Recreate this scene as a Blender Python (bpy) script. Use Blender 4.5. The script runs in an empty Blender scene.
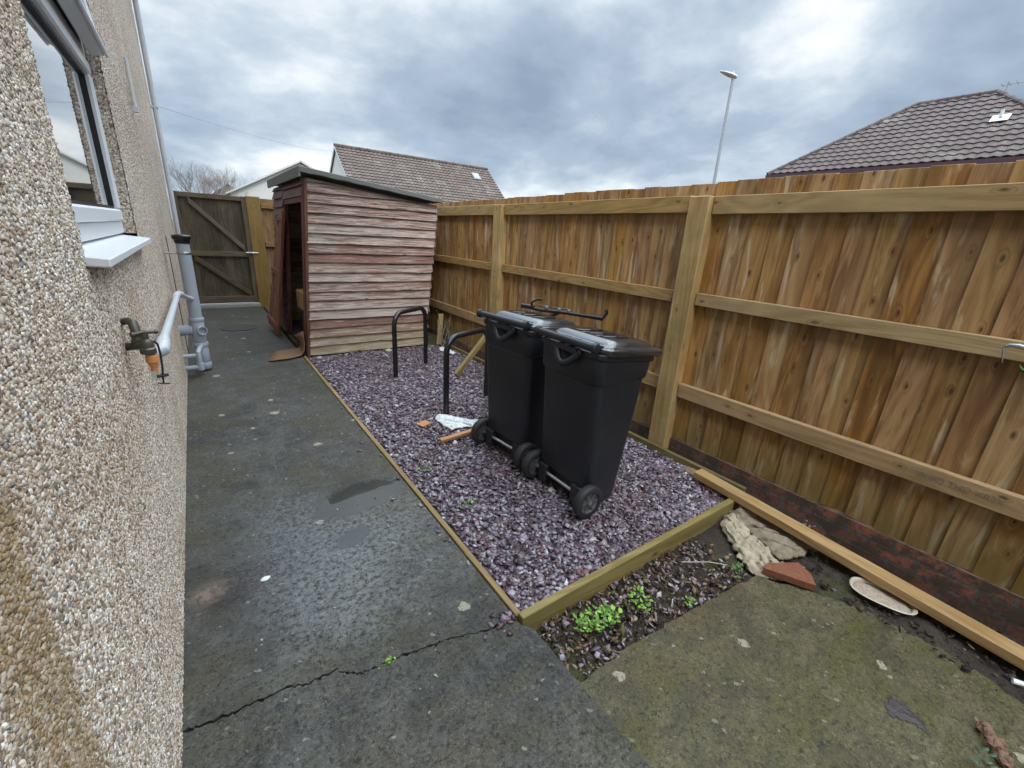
import bpy, math, random
import numpy as np
from mathutils import Vector, Matrix, noise as mnoise
R_ = math.radians
random.seed(7); rng = np.random.default_rng(7)
scene = bpy.context.scene
COL = scene.collection

# ------------------------------------------------------------------ node helpers
class NT:
    def __init__(s, name):
        s.m = bpy.data.materials.new(name); s.m.use_nodes = True
        s.t = s.m.node_tree; s.b = s.t.nodes['Principled BSDF']; s.out = s.t.nodes['Material Output']
    def _set(s, sock, v):
        if hasattr(v, 'is_output') or isinstance(v, bpy.types.NodeSocket): s.t.links.new(v, sock)
        elif isinstance(v, (tuple, list)) and sock.type == 'RGBA' and len(v) == 3: sock.default_value = (*v, 1)
        else: sock.default_value = v
    def n(s, typ, ins=None, **props):
        nd = s.t.nodes.new('ShaderNode' + typ)
        for k, v in props.items(): setattr(nd, k, v)
        for k, v in (ins or {}).items(): s._set(nd.inputs[k], v)
        return nd
    def math(s, op, a, b=0.0, c=None, clamp=False):
        nd = s.n('Math', {0: a, 1: b}, operation=op, use_clamp=clamp)
        if c is not None: s._set(nd.inputs[2], c)
        return nd.outputs[0]
    def mix(s, f, a, b, mode='MIX'):
        nd = s.n('MixRGB', {0: f, 1: a, 2: b}, blend_type=mode); return nd.outputs[0]
    def ramp(s, f, stops, interp='LINEAR'):
        nd = s.n('ValToRGB', {0: f}); cr = nd.color_ramp; cr.interpolation = interp
        while len(cr.elements) < len(stops): cr.elements.new(0.5)
        for e, (p, c) in zip(cr.elements, stops):
            e.position = p; e.color = (c, c, c, 1) if isinstance(c, (int, float)) else (*c, 1)
        return nd.outputs[0]
    def rmp(s, f, a, b, lo=0., hi=1.):
        nd = s.n('MapRange', {0: f, 1: a, 2: b, 3: lo, 4: hi}, interpolation_type='SMOOTHSTEP'); return nd.outputs[0]
    def noise(s, v, scale, det=3, rough=.55, dist=0., dim='3D'):
        nd = s.n('TexNoise', {'Vector': v, 'Scale': scale, 'Detail': det, 'Roughness': rough, 'Distortion': dist}, noise_dimensions=dim); return nd.outputs[0]
    def vor(s, v, scale, feat='F1', dim='3D', rnd=1.):
        return s.n('TexVoronoi', {'Vector': v, 'Scale': scale, 'Randomness': rnd}, feature=feat, voronoi_dimensions=dim)
    def obj(s): return s.n('TexCoord').outputs['Object']
    def uv(s): return s.n('UVMap').outputs[0]
    def scale(s, v, sx, sy, sz=1.):
        return s.n('Mapping', {'Vector': v, 'Scale': (sx, sy, sz)}).outputs[0]
    def sep(s, v):
        nd = s.n('SeparateXYZ', {0: v}); return nd.outputs
    def comb(s, x, y, z=0.): return s.n('CombineXYZ', {0: x, 1: y, 2: z}).outputs[0]
    def bump(s, h, strength=.5, dist=.01, normal=None):
        nd = s.n('Bump', {'Strength': strength, 'Distance': dist, 'Height': h})
        if normal is not None: s._set(nd.inputs['Normal'], normal)
        return nd.outputs[0]
    def fin(s, color=None, rough=None, normal=None, metal=None, spec=None, coat=None, **kw):
        for k, v in (('Base Color', color), ('Roughness', rough), ('Normal', normal), ('Metallic', metal), ('Specular IOR Level', spec), ('Coat Weight', coat)):
            if v is not None: s._set(s.b.inputs[k], v)
        for k, v in kw.items(): s._set(s.b.inputs[k], v)
        return s.m

def wood(name, dark, mid, light, rough=.6, knots=1., green=0., vary=.35, ring=11., pale_sunlit=0., damp=0.):
    """planks: UV u = across (plus 10 per board), v = along, in metres"""
    t = NT(name); u, v, _ = t.sep(t.uv())
    idn = t.math('FLOOR', t.math('DIVIDE', u, 10.))
    rn = t.n('TexWhiteNoise', {'W': idn}, noise_dimensions='1D')
    r1 = rn.outputs['Value']; rc = t.sep(rn.outputs['Color'])
    p = t.comb(u, v, 0)
    kn = t.vor(t.scale(p, 9.5, 4.2), 1., dim='2D')
    kd = kn.outputs['Distance']
    kpick = t.math('GREATER_THAN', t.sep(kn.outputs['Color'])[0], 1 - .55 * knots)
    kf = t.math('MULTIPLY', t.rmp(kd, .22, .05), kpick)           # soft halo of the knot
    kc = t.math('MULTIPLY', t.rmp(kd, t.math('MULTIPLY_ADD', t.sep(kn.outputs['Color'])[1], .07, .05), .03), kpick)          # knot core
    base = t.noise(t.scale(p, 5.5, .55), 1., 2, .5, .3, '2D')
    base = t.math('ADD', base, t.math('MULTIPLY', kf, .14))
    rings = t.math('SINE', t.math('MULTIPLY', base, ring * 6.28))
    rings = t.math('MULTIPLY_ADD', rings, .5, .5)
    fib = t.noise(t.scale(p, 320, 5.), 1., 3, .6, 0, '2D')
    blot = t.noise(t.scale(p, 6, 1.6), 1., 4, .6, .4, '2D')
    g = t.math('ADD', t.math('MULTIPLY', rings, .18), t.math('MULTIPLY', fib, .44))
    g = t.math('ADD', g, t.math('MULTIPLY', blot, .60))
    g = t.math('ADD', g, t.math('MULTIPLY', t.math('SUBTRACT', r1, .5), vary))
    c = t.ramp(g, [(.22, dark), (.56, mid), (.95, light)])
    hs = t.n('HueSaturation', {'Hue': t.math('MULTIPLY_ADD', rc[1], .012, .495), 'Saturation': t.math('MULTIPLY_ADD', rc[2], .20, .86), 'Value': 1., 'Color': c})
    c = hs.outputs[0]
    c = t.mix(t.math('MULTIPLY', kf, .30), c, dark)
    c = t.mix(t.math('MULTIPLY', kc, .8), c, (dark[0] * .45, dark[1] * .38, dark[2] * .38))
    if pale_sunlit:  # pale stains, with sunlit patches painted into the board colour
        bl = t.noise(t.scale(p, 14, 2.2), 1., 3, .6, .3, '2D')
        c = t.mix(t.math('MULTIPLY', t.rmp(bl, .57, .74), pale_sunlit), c, (.47, .37, .24))
    if damp:     # rain-dark patches and runs
        dn_ = t.noise(t.scale(p, 11, 1.1), 1., 5, .65, .4, '2D'); zz = t.sep(t.obj())[2]
        c = t.mix(t.math('MULTIPLY', t.rmp(dn_, .50, .62), damp * .7), c, dark)
        c = t.mix(t.math('MULTIPLY', t.rmp(t.math('ADD', zz, t.math('MULTIPLY', dn_, .5)), .62, .30), .5), c, (.13, .115, .03))
    if green:
        gn = t.noise(t.scale(t.obj(), 3, 3, 5), 1., 5, .65)
        c = t.mix(t.math('MULTIPLY', t.rmp(gn, .45, .75), green), c, (.17, .165, .055))
    h = t.math('ADD', t.math('MULTIPLY', rings, .35), t.math('MULTIPLY', fib, .8))
    return t.fin(c, t.math('MULTIPLY_ADD', blot, .3, rough - .15), t.bump(h, .35, .0015), spec=.35)

def plain(name, col, rough=.5, metal=0., noise=.12, nscale=40., bump=.0, spec=.5, coat=0., bscale=None):
    t = NT(name); o = t.obj()
    nn = t.noise(o, nscale, 5, .6)
    c = t.mix(nn, tuple(x * (1 - noise) for x in col), tuple(min(1, x * (1 + noise)) for x in col))
    r = t.math('MULTIPLY_ADD', t.noise(o, nscale * .3, 4), .24, rough - .12)
    nrm = t.bump(t.noise(o, bscale or nscale * 3, 3), bump, .002) if bump else None
    return t.fin(c, r, nrm, metal=metal, spec=spec, coat=coat)

M = {}
# timber
M['fence_board'] = wood('fence_board_wood', (.098, .043, .012), (.285, .148, .046), (.45, .275, .108), green=.16, knots=1., vary=.20, pale_sunlit=.85, ring=8., damp=.75)
M['fence_far'] = wood('back_fence_wood', (.12, .062, .022), (.27, .155, .062), (.40, .26, .12), green=.05)
M['fence_rail'] = wood('fence_rail_wood', (.165, .095, .034), (.315, .195, .078), (.46, .32, .145), green=.42, knots=.7, vary=.2)
M['fence_post'] = wood('fence_post_wood', (.145, .082, .028), (.295, .185, .072), (.45, .32, .145), green=.45, knots=.5, pale_sunlit=.35)
M['new_timber'] = wood('new_timber_wood', (.19, .105, .038), (.36, .225, .090), (.50, .35, .165), green=.22, knots=.8, vary=.1)
M['edge_timber'] = wood('edging_wood', (.075, .052, .018), (.17, .125, .045), (.30, .235, .10), green=.5, knots=.4)
M['path_edge'] = wood('path_edging_wood', (.08, .05, .025), (.18, .12, .055), (.30, .21, .10), green=.3, knots=.3)
M['gate'] = wood('gate_wood', (.030, .023, .014), (.085, .066, .042), (.16, .13, .085), green=.22, knots=.3, vary=.3)
M['gate_rail'] = wood('gate_brace_wood', (.05, .035, .022), (.13, .095, .06), (.21, .16, .105), green=.08, knots=.2)
M['gate_post'] = wood('gate_post_wood', (.10, .055, .018), (.19, .11, .038), (.28, .175, .07), green=.3, knots=.4)
M['shed_door'] = wood('shed_door_wood', (.07, .022, .012), (.17, .058, .034), (.27, .11, .068), knots=.2, vary=.3)
M['shed_frame'] = wood('shed_frame_wood', (.04, .014, .009), (.10, .034, .02), (.17, .07, .045), knots=.2, vary=.3)
M['stick'] = wood('offcut_wood', (.22, .09, .03), (.42, .20, .075), (.52, .30, .14), knots=.2)
M['log'] = wood('weathered_offcut_wood', (.12, .08, .03), (.26, .19, .08), (.36, .28, .14), green=.25, knots=.2)

def shed_mat():
    t = NT('peeling_stained_cladding'); u, v, _ = t.sep(t.uv()); p = t.comb(u, v, 0)
    idn = t.math('FLOOR', t.math('DIVIDE', u, 10.))
    r1 = t.n('TexWhiteNoise', {'W': idn}, noise_dimensions='1D').outputs['Value']
    uu = t.math('SUBTRACT', u, t.math('MULTIPLY', idn, 10.))
    fib = t.noise(t.scale(p, 260, 5.), 1., 4, .7, 0, '2D')
    a = t.noise(t.scale(p, 62, 3.0), 1., 7, .75, .3, '2D')
    b = t.noise(t.scale(p, 95, 1.9), 1., 6, .72, .3, '2D')
    grey = t.ramp(t.math('ADD', t.math('MULTIPLY', fib, .6), t.math('MULTIPLY', b, .5)), [(.30, (.12, .085, .07)), (.48, (.40, .315, .265)), (.70, (.65, .575, .52))])
    red = t.ramp(t.math('ADD', t.math('MULTIPLY', fib, .6), t.math('MULTIPLY', a, .5)), [(.30, (.055, .019, .015)), (.56, (.195, .078, .056)), (.85, (.36, .195, .155))])
    zz_ = t.sep(t.obj())[2]; k = t.math('ADD', a, t.math('MULTIPLY', t.math('SUBTRACT', r1, .5), .27)); k = t.math('ADD', k, t.math('MULTIPLY', t.math('SUBTRACT', .95, zz_), .035))
    c = t.mix(t.math('MULTIPLY', t.rmp(k, .43, .60), .82), grey, red)
    c = t.mix(t.math('MULTIPLY', t.rmp(t.math('ADD', b, t.math('MULTIPLY', zz_, .030)), .585, .65), .9), c, (.045, .028, .022))
    z = t.sep(t.obj())[2]
    low = t.math('MULTIPLY', t.rmp(z, .42, .05), t.rmp(a, .36, .58))
    c = t.mix(t.math('MULTIPLY', low, .75), c, (.30, .24, .10))
    kn = t.vor(t.scale(p, 8, 3.0), 1., dim='2D')
    kk = t.math('MULTIPLY', t.rmp(kn.outputs['Distance'], .11, .05), t.math('GREATER_THAN', t.sep(kn.outputs['Color'])[0], .72))
    c = t.mix(t.math('MULTIPLY', kk, .85), c, (.035, .02, .016))
    h = t.math('ADD', fib, t.math('MULTIPLY', b, .8))
    return t.fin(c, .72, t.bump(h, .7, .003), spec=.25)
M['shed'] = shed_mat()

def pebble_mat():
    t = NT('pebbledash'); uv = t.uv()
    warp = t.n('TexNoise', {'Vector': uv, 'Scale': 60., 'Detail': 1.}, noise_dimensions='2D').outputs['Color']
    wv = t.n('VectorMath', {0: warp, 1: (.5, .5, .5)}, operation='SUBTRACT').outputs[0]
    wv = t.n('VectorMath', {0: wv, 'Scale': .006}, operation='SCALE').outputs[0]
    q = t.n('VectorMath', {0: uv, 1: wv}, operation='ADD').outputs[0]
    vo = t.vor(q, 126., dim='2D'); d = vo.outputs['Distance']; rc = t.sep(vo.outputs['Color'])
    vo2 = t.vor(q, 240., dim='2D'); d2 = vo2.outputs['Distance']; rc2 = t.sep(vo2.outputs['Color'])
    dome = t.math('SQRT', t.math('SUBTRACT', 1., t.math('MINIMUM', t.math('MULTIPLY', t.math('POWER', d, 2.), 2.2), 1.)))
    dome2 = t.math('SQRT', t.math('SUBTRACT', 1., t.math('MINIMUM', t.math('MULTIPLY', t.math('POWER', d2, 2.), 2.2), 1.)))
    lost = t.rmp(t.noise(uv, 13, 4, .7, 0, '2D'), .58, .68, 1., .45)
    h1 = t.math('MULTIPLY', t.math('MULTIPLY', dome, t.math('MULTIPLY_ADD', rc[1], .75, .3)), lost)
    h2 = t.math('MULTIPLY', dome2, t.math('MULTIPLY_ADD', rc2[1], .40, .12))
    top = t.math('GREATER_THAN', h1, h2); h = t.math('MAXIMUM', h1, h2)
    stones = [(0., (.40, .30, .21)), (.16, (.60, .52, .42)), (.32, (.29, .205, .14)), (.44, (.72, .67, .59)), (.58, (.46, .36, .26)), (.70, (.17, .13, .10)), (.78, (.62, .53, .42)), (.88, (.80, .77, .71)), (.96, (.26, .25, .25))]
    c1 = t.ramp(rc[0], stones, 'CONSTANT'); c2 = t.ramp(rc2[0], stones, 'CONSTANT')
    c = t.mix(top, c2, c1)
    c = t.mix(t.math('MULTIPLY', t.noise(uv, 420, 4, .7, 0, '2D'), .55), c, t.mix(.5, c, (.30, .25, .19)))
    c = t.mix(1., c, (1.22, 1.22, 1.24), 'MULTIPLY')
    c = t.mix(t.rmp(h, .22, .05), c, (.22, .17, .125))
    big = t.noise(uv, 1.6, 4, .6, 0, '2D')
    c = t.mix(t.rmp(big, .40, .70, 0, .38), c, t.mix(1., c, (.66, .55, .44), 'MULTIPLY'))
    # damp ochre streak that runs down the wall beside a joint
    y, z, _ = t.sep(uv)
    yy = t.math('ADD', y, t.math('MULTIPLY', t.math('SUBTRACT', t.noise(uv, 9, 4, .6, 0, '2D'), .5), .09))
    band = t.math('MULTIPLY', t.rmp(yy, .54, .64), t.rmp(yy, .775, .735))
    band = t.math('MULTIPLY', band, t.rmp(z, 1.25, 1.12))
    c = t.mix(t.math('MULTIPLY', band, t.math('MULTIPLY_ADD', t.noise(uv, 30, 4, .7, 0, '2D'), .5, .32)), c, (.27, .17, .05))
    dn = t.n('Displacement', {'Height': h, 'Midlevel': 0., 'Scale': .0062})
    t.t.links.new(dn.outputs[0], t.out.inputs['Displacement'])
    t.m.displacement_method = 'BOTH'
    return t.fin(c, .75, None, spec=.3)
M['pebble'] = pebble_mat()

def concrete_mat(name, a, b, moss, mossamt, wet, brown=(.09, .065, .035)):
    t = NT(name); o = t.obj(); x, y, _ = t.sep(o)
    off = lambda vx, vy: t.n('VectorMath', {0: o, 1: (vx, vy, 0)}, operation='ADD').outputs[0]
    big = t.noise(o, 1.5, 7, .68, .3); mid = t.noise(off(3, 1), 8, 8, .74, .4); fine = t.noise(o, 75, 5, .78); grit = t.noise(o, 260, 3, .7)
    streak = t.noise(t.scale(off(1, 7), 2.2, 9, 1), 1., 7, .7, .4)
    k = t.math('ADD', t.math('MULTIPLY', big, .40), t.math('MULTIPLY', mid, .60))
    c = t.mix(t.rmp(k, .38, .62), a, b)
    mm = t.math('ADD', t.math('MULTIPLY', t.noise(off(4.1, 2.2), 2.4, 7, .72), .6), t.math('MULTIPLY', streak, .4))
    c = t.mix(t.math('MULTIPLY', t.rmp(mm, .45, .60), mossamt), c, moss)
    c = t.mix(t.rmp(t.noise(off(9, 5), 1.1, 6, .7), .50, .70, 0, .6), c, brown)
    sp = t.math('ADD', t.math('MULTIPLY', fine, .55), t.math('MULTIPLY', grit, .45))
    coarse = t.noise(off(2, 8), 38, 4, .8)
    c = t.mix(t.rmp(t.math('ADD', t.math('MULTIPLY', sp, .6), t.math('MULTIPLY', coarse, .4)), .40, .52), t.mix(1., c, (.22, .22, .21), 'MULTIPLY'), c)
    c = t.mix(t.rmp(sp, .53, .64, 0, .9), c, t.mix(1., c, (2.4, 2.35, 2.2), 'MULTIPLY'))
    # pale lichen and grit flecks of uneven size and outline
    w1_ = t.math('MULTIPLY', t.math('SUBTRACT', t.noise(o, 26, 4, .7), .5), .055); wo = t.comb(t.math('ADD', x, w1_), t.math('SUBTRACT', y, w1_), 0)
    v2 = t.vor(wo, 5.5, dim='2D'); vc2 = t.sep(v2.outputs['Color'])
    rad = t.math('MULTIPLY_ADD', t.math('POWER', vc2[1], 2.), .17, .02)
    fl2 = t.math('MULTIPLY', t.math('MULTIPLY', t.math('LESS_THAN', v2.outputs['Distance'], rad), t.math('GREATER_THAN', vc2[0], .85)), t.rmp(fine, .34, .50))
    c = t.mix(t.math('MULTIPLY', fl2, .8), c, (.36, .33, .24))
    v = t.vor(wo, 31, dim='2D'); vc = t.sep(v.outputs['Color'])
    fl = t.math('MULTIPLY', t.math('LESS_THAN', v.outputs['Distance'], t.math('MULTIPLY_ADD', vc[1], .20, .04)), t.math('GREATER_THAN', vc[0], .90))
    c = t.mix(t.math('MULTIPLY', fl, t.math('MULTIPLY', vc[2], .6)), c, (.34, .32, .27))
    rough = t.math('MULTIPLY_ADD', mid, .30, .42)
    bh = t.math('ADD', t.math('MULTIPLY', fine, .8), t.math('MULTIPLY', grit, .4)); bst = .75
    coat = None; cn = None
    if wet:
        def blob(cx, cy, sx, sy, ang):
            ca, sa = math.cos(R_(ang)), math.sin(R_(ang))
            dx = t.math('SUBTRACT', x, cx); dy = t.math('SUBTRACT', y, cy)
            p = t.math('ADD', t.math('MULTIPLY', dx, ca / sx), t.math('MULTIPLY', dy, sa / sx))
            q = t.math('ADD', t.math('MULTIPLY', dx, -sa / sy), t.math('MULTIPLY', dy, ca / sy))
            return t.math('SQRT', t.math('ADD', t.math('MULTIPLY', p, p), t.math('MULTIPLY', q, q)))
        wob = t.math('MULTIPLY', t.math('SUBTRACT', t.noise(o, 4.5, 7, .7), .5), 1.7)
        wob2 = t.math('MULTIPLY', t.math('SUBTRACT', t.noise(off(5, 5), 14, 6, .75), .5), 1.1)
        w1 = t.rmp(t.math('ADD', blob(.28, 1.92, .66, .58, 25), t.math('ADD', wob, t.math('MULTIPLY', wob2, .5))), 1.35, .35)
        pud = t.rmp(t.math('ADD', t.math('MULTIPLY', wob, .8), t.math('ADD', blob(.60, 2.26, .30, .15, 12), t.math('MULTIPLY', wob2, .9))), 1.06, .80)
        pud2 = t.rmp(t.math('ADD', t.math('MULTIPLY', wob2, .5), blob(.45, 1.92, .10, .06, 30)), 1.05, .85)
        dark = t.rmp(t.math('ADD', wob, t.math('ADD', wob2, blob(-.02, 1.88, .19, .13, 35))), 1.05, .55)
        dry = t.rmp(t.math('ADD', wob2, blob(-.16, 1.87, .10, .075, 30)), 1.2, .1)
        film = t.math('MAXIMUM', w1, t.math('MULTIPLY', t.rmp(big, .46, .66), .30))
        film = t.math('MULTIPLY', film, t.rmp(t.math('ADD', t.math('MULTIPLY', sp, .5), t.math('MULTIPLY', coarse, .5)), .43, .56, .06, 1.))
        c = t.mix(t.math('MULTIPLY', film, .75), c, t.mix(1., c, (.40, .40, .40), 'MULTIPLY'))
        c = t.mix(t.math('MULTIPLY', dark, t.rmp(sp, .60, .46)), c, (.022, .017, .016))
        c = t.mix(t.math('MULTIPLY', dry, t.rmp(coarse, .35, .6, .2, .85)), c, (.22, .165, .12))
        wetm = t.math('MAXIMUM', pud, t.math('MULTIPLY', pud2, .8))
        c = t.mix(t.math('MULTIPLY', wetm, .85), c, (.014, .013, .008))
        bh = t.math('MULTIPLY', bh, t.math('SUBTRACT', 1., t.math('MULTIPLY', wetm, .97)))
        coat = t.math('MULTIPLY', t.math('MAXIMUM', film, wetm), t.math('MULTIPLY_ADD', wetm, -.50, 1.))
        t._set(t.b.inputs['Coat Roughness'], t.mix(wetm, (.085, .085, .085), (.015, .015, .015)))
        t.b.inputs['Coat IOR'].default_value = 1.75
        ch = t.math('ADD', t.math('MULTIPLY', bh, .7), t.math('MULTIPLY', t.noise(o, 11, 2, .5), t.math('MULTIPLY', wetm, .5)))
        t._set(t.b.inputs['Coat Normal'], t.bump(ch, .16, .004))
    return t.fin(c, rough, t.bump(bh, bst, .005), spec=.30 if wet else .4, coat=coat)
M['path'] = concrete_mat('wet_path_concrete', (.036, .036, .033), (.098, .096, .087), (.062, .058, .028), .62, True, (.095, .08, .055))
M['slab'] = concrete_mat('mossy_slab_concrete', (.046, .040, .020), (.118, .102, .052), (.072, .066, .016), .92, False, (.085, .055, .024))

def soil_mat():
    t = NT('dark_damp_soil'); o = t.obj()
    a = t.noise(o, 14, 7, .75); b = t.noise(o, 120, 4, .7)
    c = t.ramp(t.math('ADD', t.math('MULTIPLY', a, .5), t.math('MULTIPLY', b, .5)), [(.3, (.010, .008, .007)), (.52, (.05, .037, .028)), (.75, (.15, .11, .08))])
    m = t.noise(o, 4, 5, .7)
    c = t.mix(t.rmp(m, .48, .62, 0, .75), c, (.062, .068, .018))
    return t.fin(c, .55, t.bump(t.math('ADD', a, b), .9, .012), spec=.4)
M['soil'] = soil_mat()
M['grit'] = plain('slate_grit', (.085, .064, .080), .6, 0, .6, 160, .8)

def attr_mat(name, rough=.5, spec=.5, nz=.25, nscale=120., bump=.2):
    t = NT(name); a = t.n('Attribute', attribute_name='col').outputs['Color']; o = t.obj()
    nn = t.noise(o, nscale, 4, .65)
    c = t.mix(nn, t.mix(1., a, (1 - nz,) * 3, 'MULTIPLY'), t.mix(1., a, (1 + nz,) * 3, 'MULTIPLY'))
    return t.fin(c, t.math('MULTIPLY_ADD', nn, .3, rough - .15), t.bump(nn, bump, .002), spec=spec)
M['chips'] = attr_mat('slate_chip', .42, .55)
M['litter'] = attr_mat('leaf_litter', .65, .3)
M['leaf'] = attr_mat('weed_leaf', .5, .4, .2)

M['upvc'] = NT('white_upvc').fin((.72, .74, .76), .38)
M['upvc_grey'] = plain('weathered_white_upvc', (.58, .60, .62), .35, 0, .12, 20)
M['seal'] = plain('black_window_seal', (.012, .012, .013), .5)
def glass_mat():
    t = NT('window_glass')
    return t.fin((.012, .014, .016), .015, None, spec=.8, IOR=1.75, coat=1.)
M['glass'] = glass_mat()
M['pvc'] = plain('grey_pvc', (.37, .41, .46), .34, 0, .10, 18, .05)
M['pvc_pale'] = plain('pale_grey_pvc', (.56, .60, .64), .32, 0, .08, 18)
def bin_mat():
    t = NT('black_bin_plastic'); o = t.obj(); st_ = t.noise(t.scale(o, 26, 26, 2.2), 1., 5, .65); sc = t.noise(t.scale(o, 7, 7, 30), 1., 6, .75); z = t.sep(o)[2]
    c = t.mix(t.rmp(st_, .5, .75, 0, .6), (.013, .0155, .0215), (.027, .030, .036))
    c = t.mix(t.math('MULTIPLY', t.rmp(sc, .62, .72), .35), c, (.06, .06, .062))
    c = t.mix(t.math('MULTIPLY', t.rmp(z, .28, .02), t.rmp(sc, .35, .65, .1, .7)), c, (.05, .044, .038))
    return t.fin(c, t.math('MULTIPLY_ADD', st_, .25, .26), t.bump(t.noise(o, 500, 2), .10, .002), spec=.5)
M['black_plastic'] = bin_mat()
M['saddle_plastic'] = plain('black_bin_plastic', (.0105, .012, .015), .40, 0, .3, 7, .12, .5, bscale=600)
M['lid_plastic'] = plain('black_lid_plastic', (.017, .020, .025), .17, 0, .25, 14, .08, 1., bscale=30, coat=.6)
M['rubber'] = plain('tyre_rubber', (.022, .022, .024), .62, 0, .3, 30, .3)
M['hub'] = plain('dark_grey_hub_plastic', (.085, .088, .092), .38, 0, .2, 20)
M['steel'] = plain('galvanised_steel', (.52, .52, .50), .32, .9, .15, 30)
M['black_paint'] = plain('black_gloss_paint', (.010, .010, .011), .30, 0, .3, 30, .06)
M['brass'] = plain('tarnished_brass', (.115, .105, .085), .45, .6, .45, 60, .2)
M['orange'] = plain('orange_plastic', (.62, .26, .095), .4, 0, .12, 40)
M['cable'] = plain('black_cable', (.018, .018, .018), .5)
M['felt'] = plain('green_grey_roof_felt', (.16, .175, .165), .8, 0, .4, 60, .6, .3)
M['card'] = plain('brown_cardboard', (.36, .235, .13), .8, 0, .12, 30, 0, .2)
M['carpet'] = plain('brown_felt_sheet', (.20, .125, .075), .85, 0, .2, 90, .4, .2)
M['bag'] = plain('dark_purple_bag', (.05, .016, .03), .4, 0, .3, 20)
M['towel'] = plain('dirty_cream_towel', (.42, .36, .26), .9, 0, .65, 30, .8, .15, bscale=500)
M['rag'] = plain('grey_brown_rag', (.26, .215, .155), .9, 0, .55, 30, .8, .15, bscale=420)
M['pinkrag'] = plain('pinkish_brown_rag', (.25, .155, .105), .85, 0, .4, 40, .7, .2)
M['polythene'] = plain('white_polythene', (.66, .70, .70), .3, 0, .1, 30, .2, .6)
M['terracotta'] = plain('terracotta', (.20, .080, .043), .75, 0, .5, 50, .5, .3)
M['dish_rim'] = plain('cream_glazed_dish', (.48, .42, .33), .25, 0, .12, 30)
M['dish_dark'] = plain('dark_dish_outside', (.03, .022, .018), .45, 0, .3, 40)
M['dish_dirt'] = plain('dried_dirt', (.36, .29, .22), .85, 0, .7, 85, .8, .2)
M['bark'] = plain('rotten_wood_bark', (.20, .125, .085), .85, 0, .6, 60, 1., .2)
M['black_leaf'] = plain('rotten_black_leaf', (.05, .043, .045), .45, 0, .5, 70, .5)
M['twig'] = plain('bare_branch', (.24, .215, .20), .85, 0, .3, 10)
M['render'] = plain('pale_rendered_wall', (.58, .58, .55), .85, 0, .1, 4, .1)
M['render2'] = plain('tan_brick_wall', (.30, .22, .15), .85, 0, .2, 4, .1)
M['fascia'] = plain('purple_brown_fascia', (.06, .03, .035), .45, 0, .1, 10)
M['lead'] = plain('pale_lead_flashing', (.62, .64, .66), .5, 0, .15, 20)
M['lamp_grey'] = plain('grey_lamp_paint', (.34, .36, .38), .45, .2, .1, 6)
M['lamp_head'] = plain('pale_lamp_housing', (.55, .56, .53), .45, 0, .1, 20)
M['skylight'] = plain('skylight_glass', (.20, .23, .26), .2, 0, .1, 3, 0, .8)
M['iron'] = plain('rusty_iron_cover', (.05, .042, .036), .6, .3, .4, 60, .4)
M['threshold'] = plain('pale_concrete_step', (.34, .34, .32), .7, 0, .2, 30, .4)
M['ink'] = plain('faded_stamp_ink', (.19, .15, .115), .7, 0, .5, 60)
M['dark'] = plain('dark_interior', (.03, .02, .016), .9)
M['stone'] = plain('pale_stone', (.38, .36, .31), .75, 0, .25, 40, .5)

def tile_mat(name, a, b, lich):
    t = NT(name); u, v, _ = t.sep(t.uv()); p = t.comb(t.math('FLOOR', t.math('DIVIDE', u, .3)), t.math('FLOOR', t.math('DIVIDE', v, .33)), 0)
    wn = t.n('TexWhiteNoise', {'Vector': p}, noise_dimensions='2D').outputs['Value']
    o = t.obj(); n1 = t.noise(o, 1.2, 5, .65); n2 = t.noise(o, 14, 4, .7)
    c = t.mix(t.math('ADD', t.math('MULTIPLY', wn, .55), t.math('MULTIPLY', n2, .45)), a, b)
    c = t.mix(t.rmp(n1, .5, .75, 0, lich), c, (.26, .25, .20))
    return t.fin(c, .62, t.bump(n2, .3, .01), spec=.4)
M['tile_plum'] = tile_mat('plum_brown_roof_tile', (.045, .030, .028), (.096, .066, .060), .45)
M['tile_brown'] = tile_mat('weathered_brown_roof_tile', (.068, .048, .038), (.138, .102, .083), .5)

def brick_mat():
    t = NT('old_red_brick'); uv = t.uv()
    bt = t.n('TexBrick', {'Vector': uv, 'Color1': (.29, .115, .078, 1), 'Color2': (.12, .062, .048, 1), 'Mortar': (.13, .12, .10, 1), 'Scale': 1., 'Mortar Size': .009, 'Bias': -.1, 'Brick Width': .225, 'Row Height': .075}, offset=.5)
    n = t.noise(uv, 9, 6, .7, 0, '2D'); n2 = t.noise(uv, 60, 5, .7, 0, '2D')
    c = t.mix(t.rmp(n, .40, .58, 0, .88), bt.outputs[0], (.070, .056, .042))
    c = t.mix(t.rmp(n2, .4, .7, 0, .4), c, (.05, .03, .022))
    h = t.math('SUBTRACT', t.math('MULTIPLY', n2, .4), bt.outputs['Fac'])
    return t.fin(c, .7, t.bump(h, .8, .006), spec=.3)
M['brick'] = brick_mat()

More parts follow.
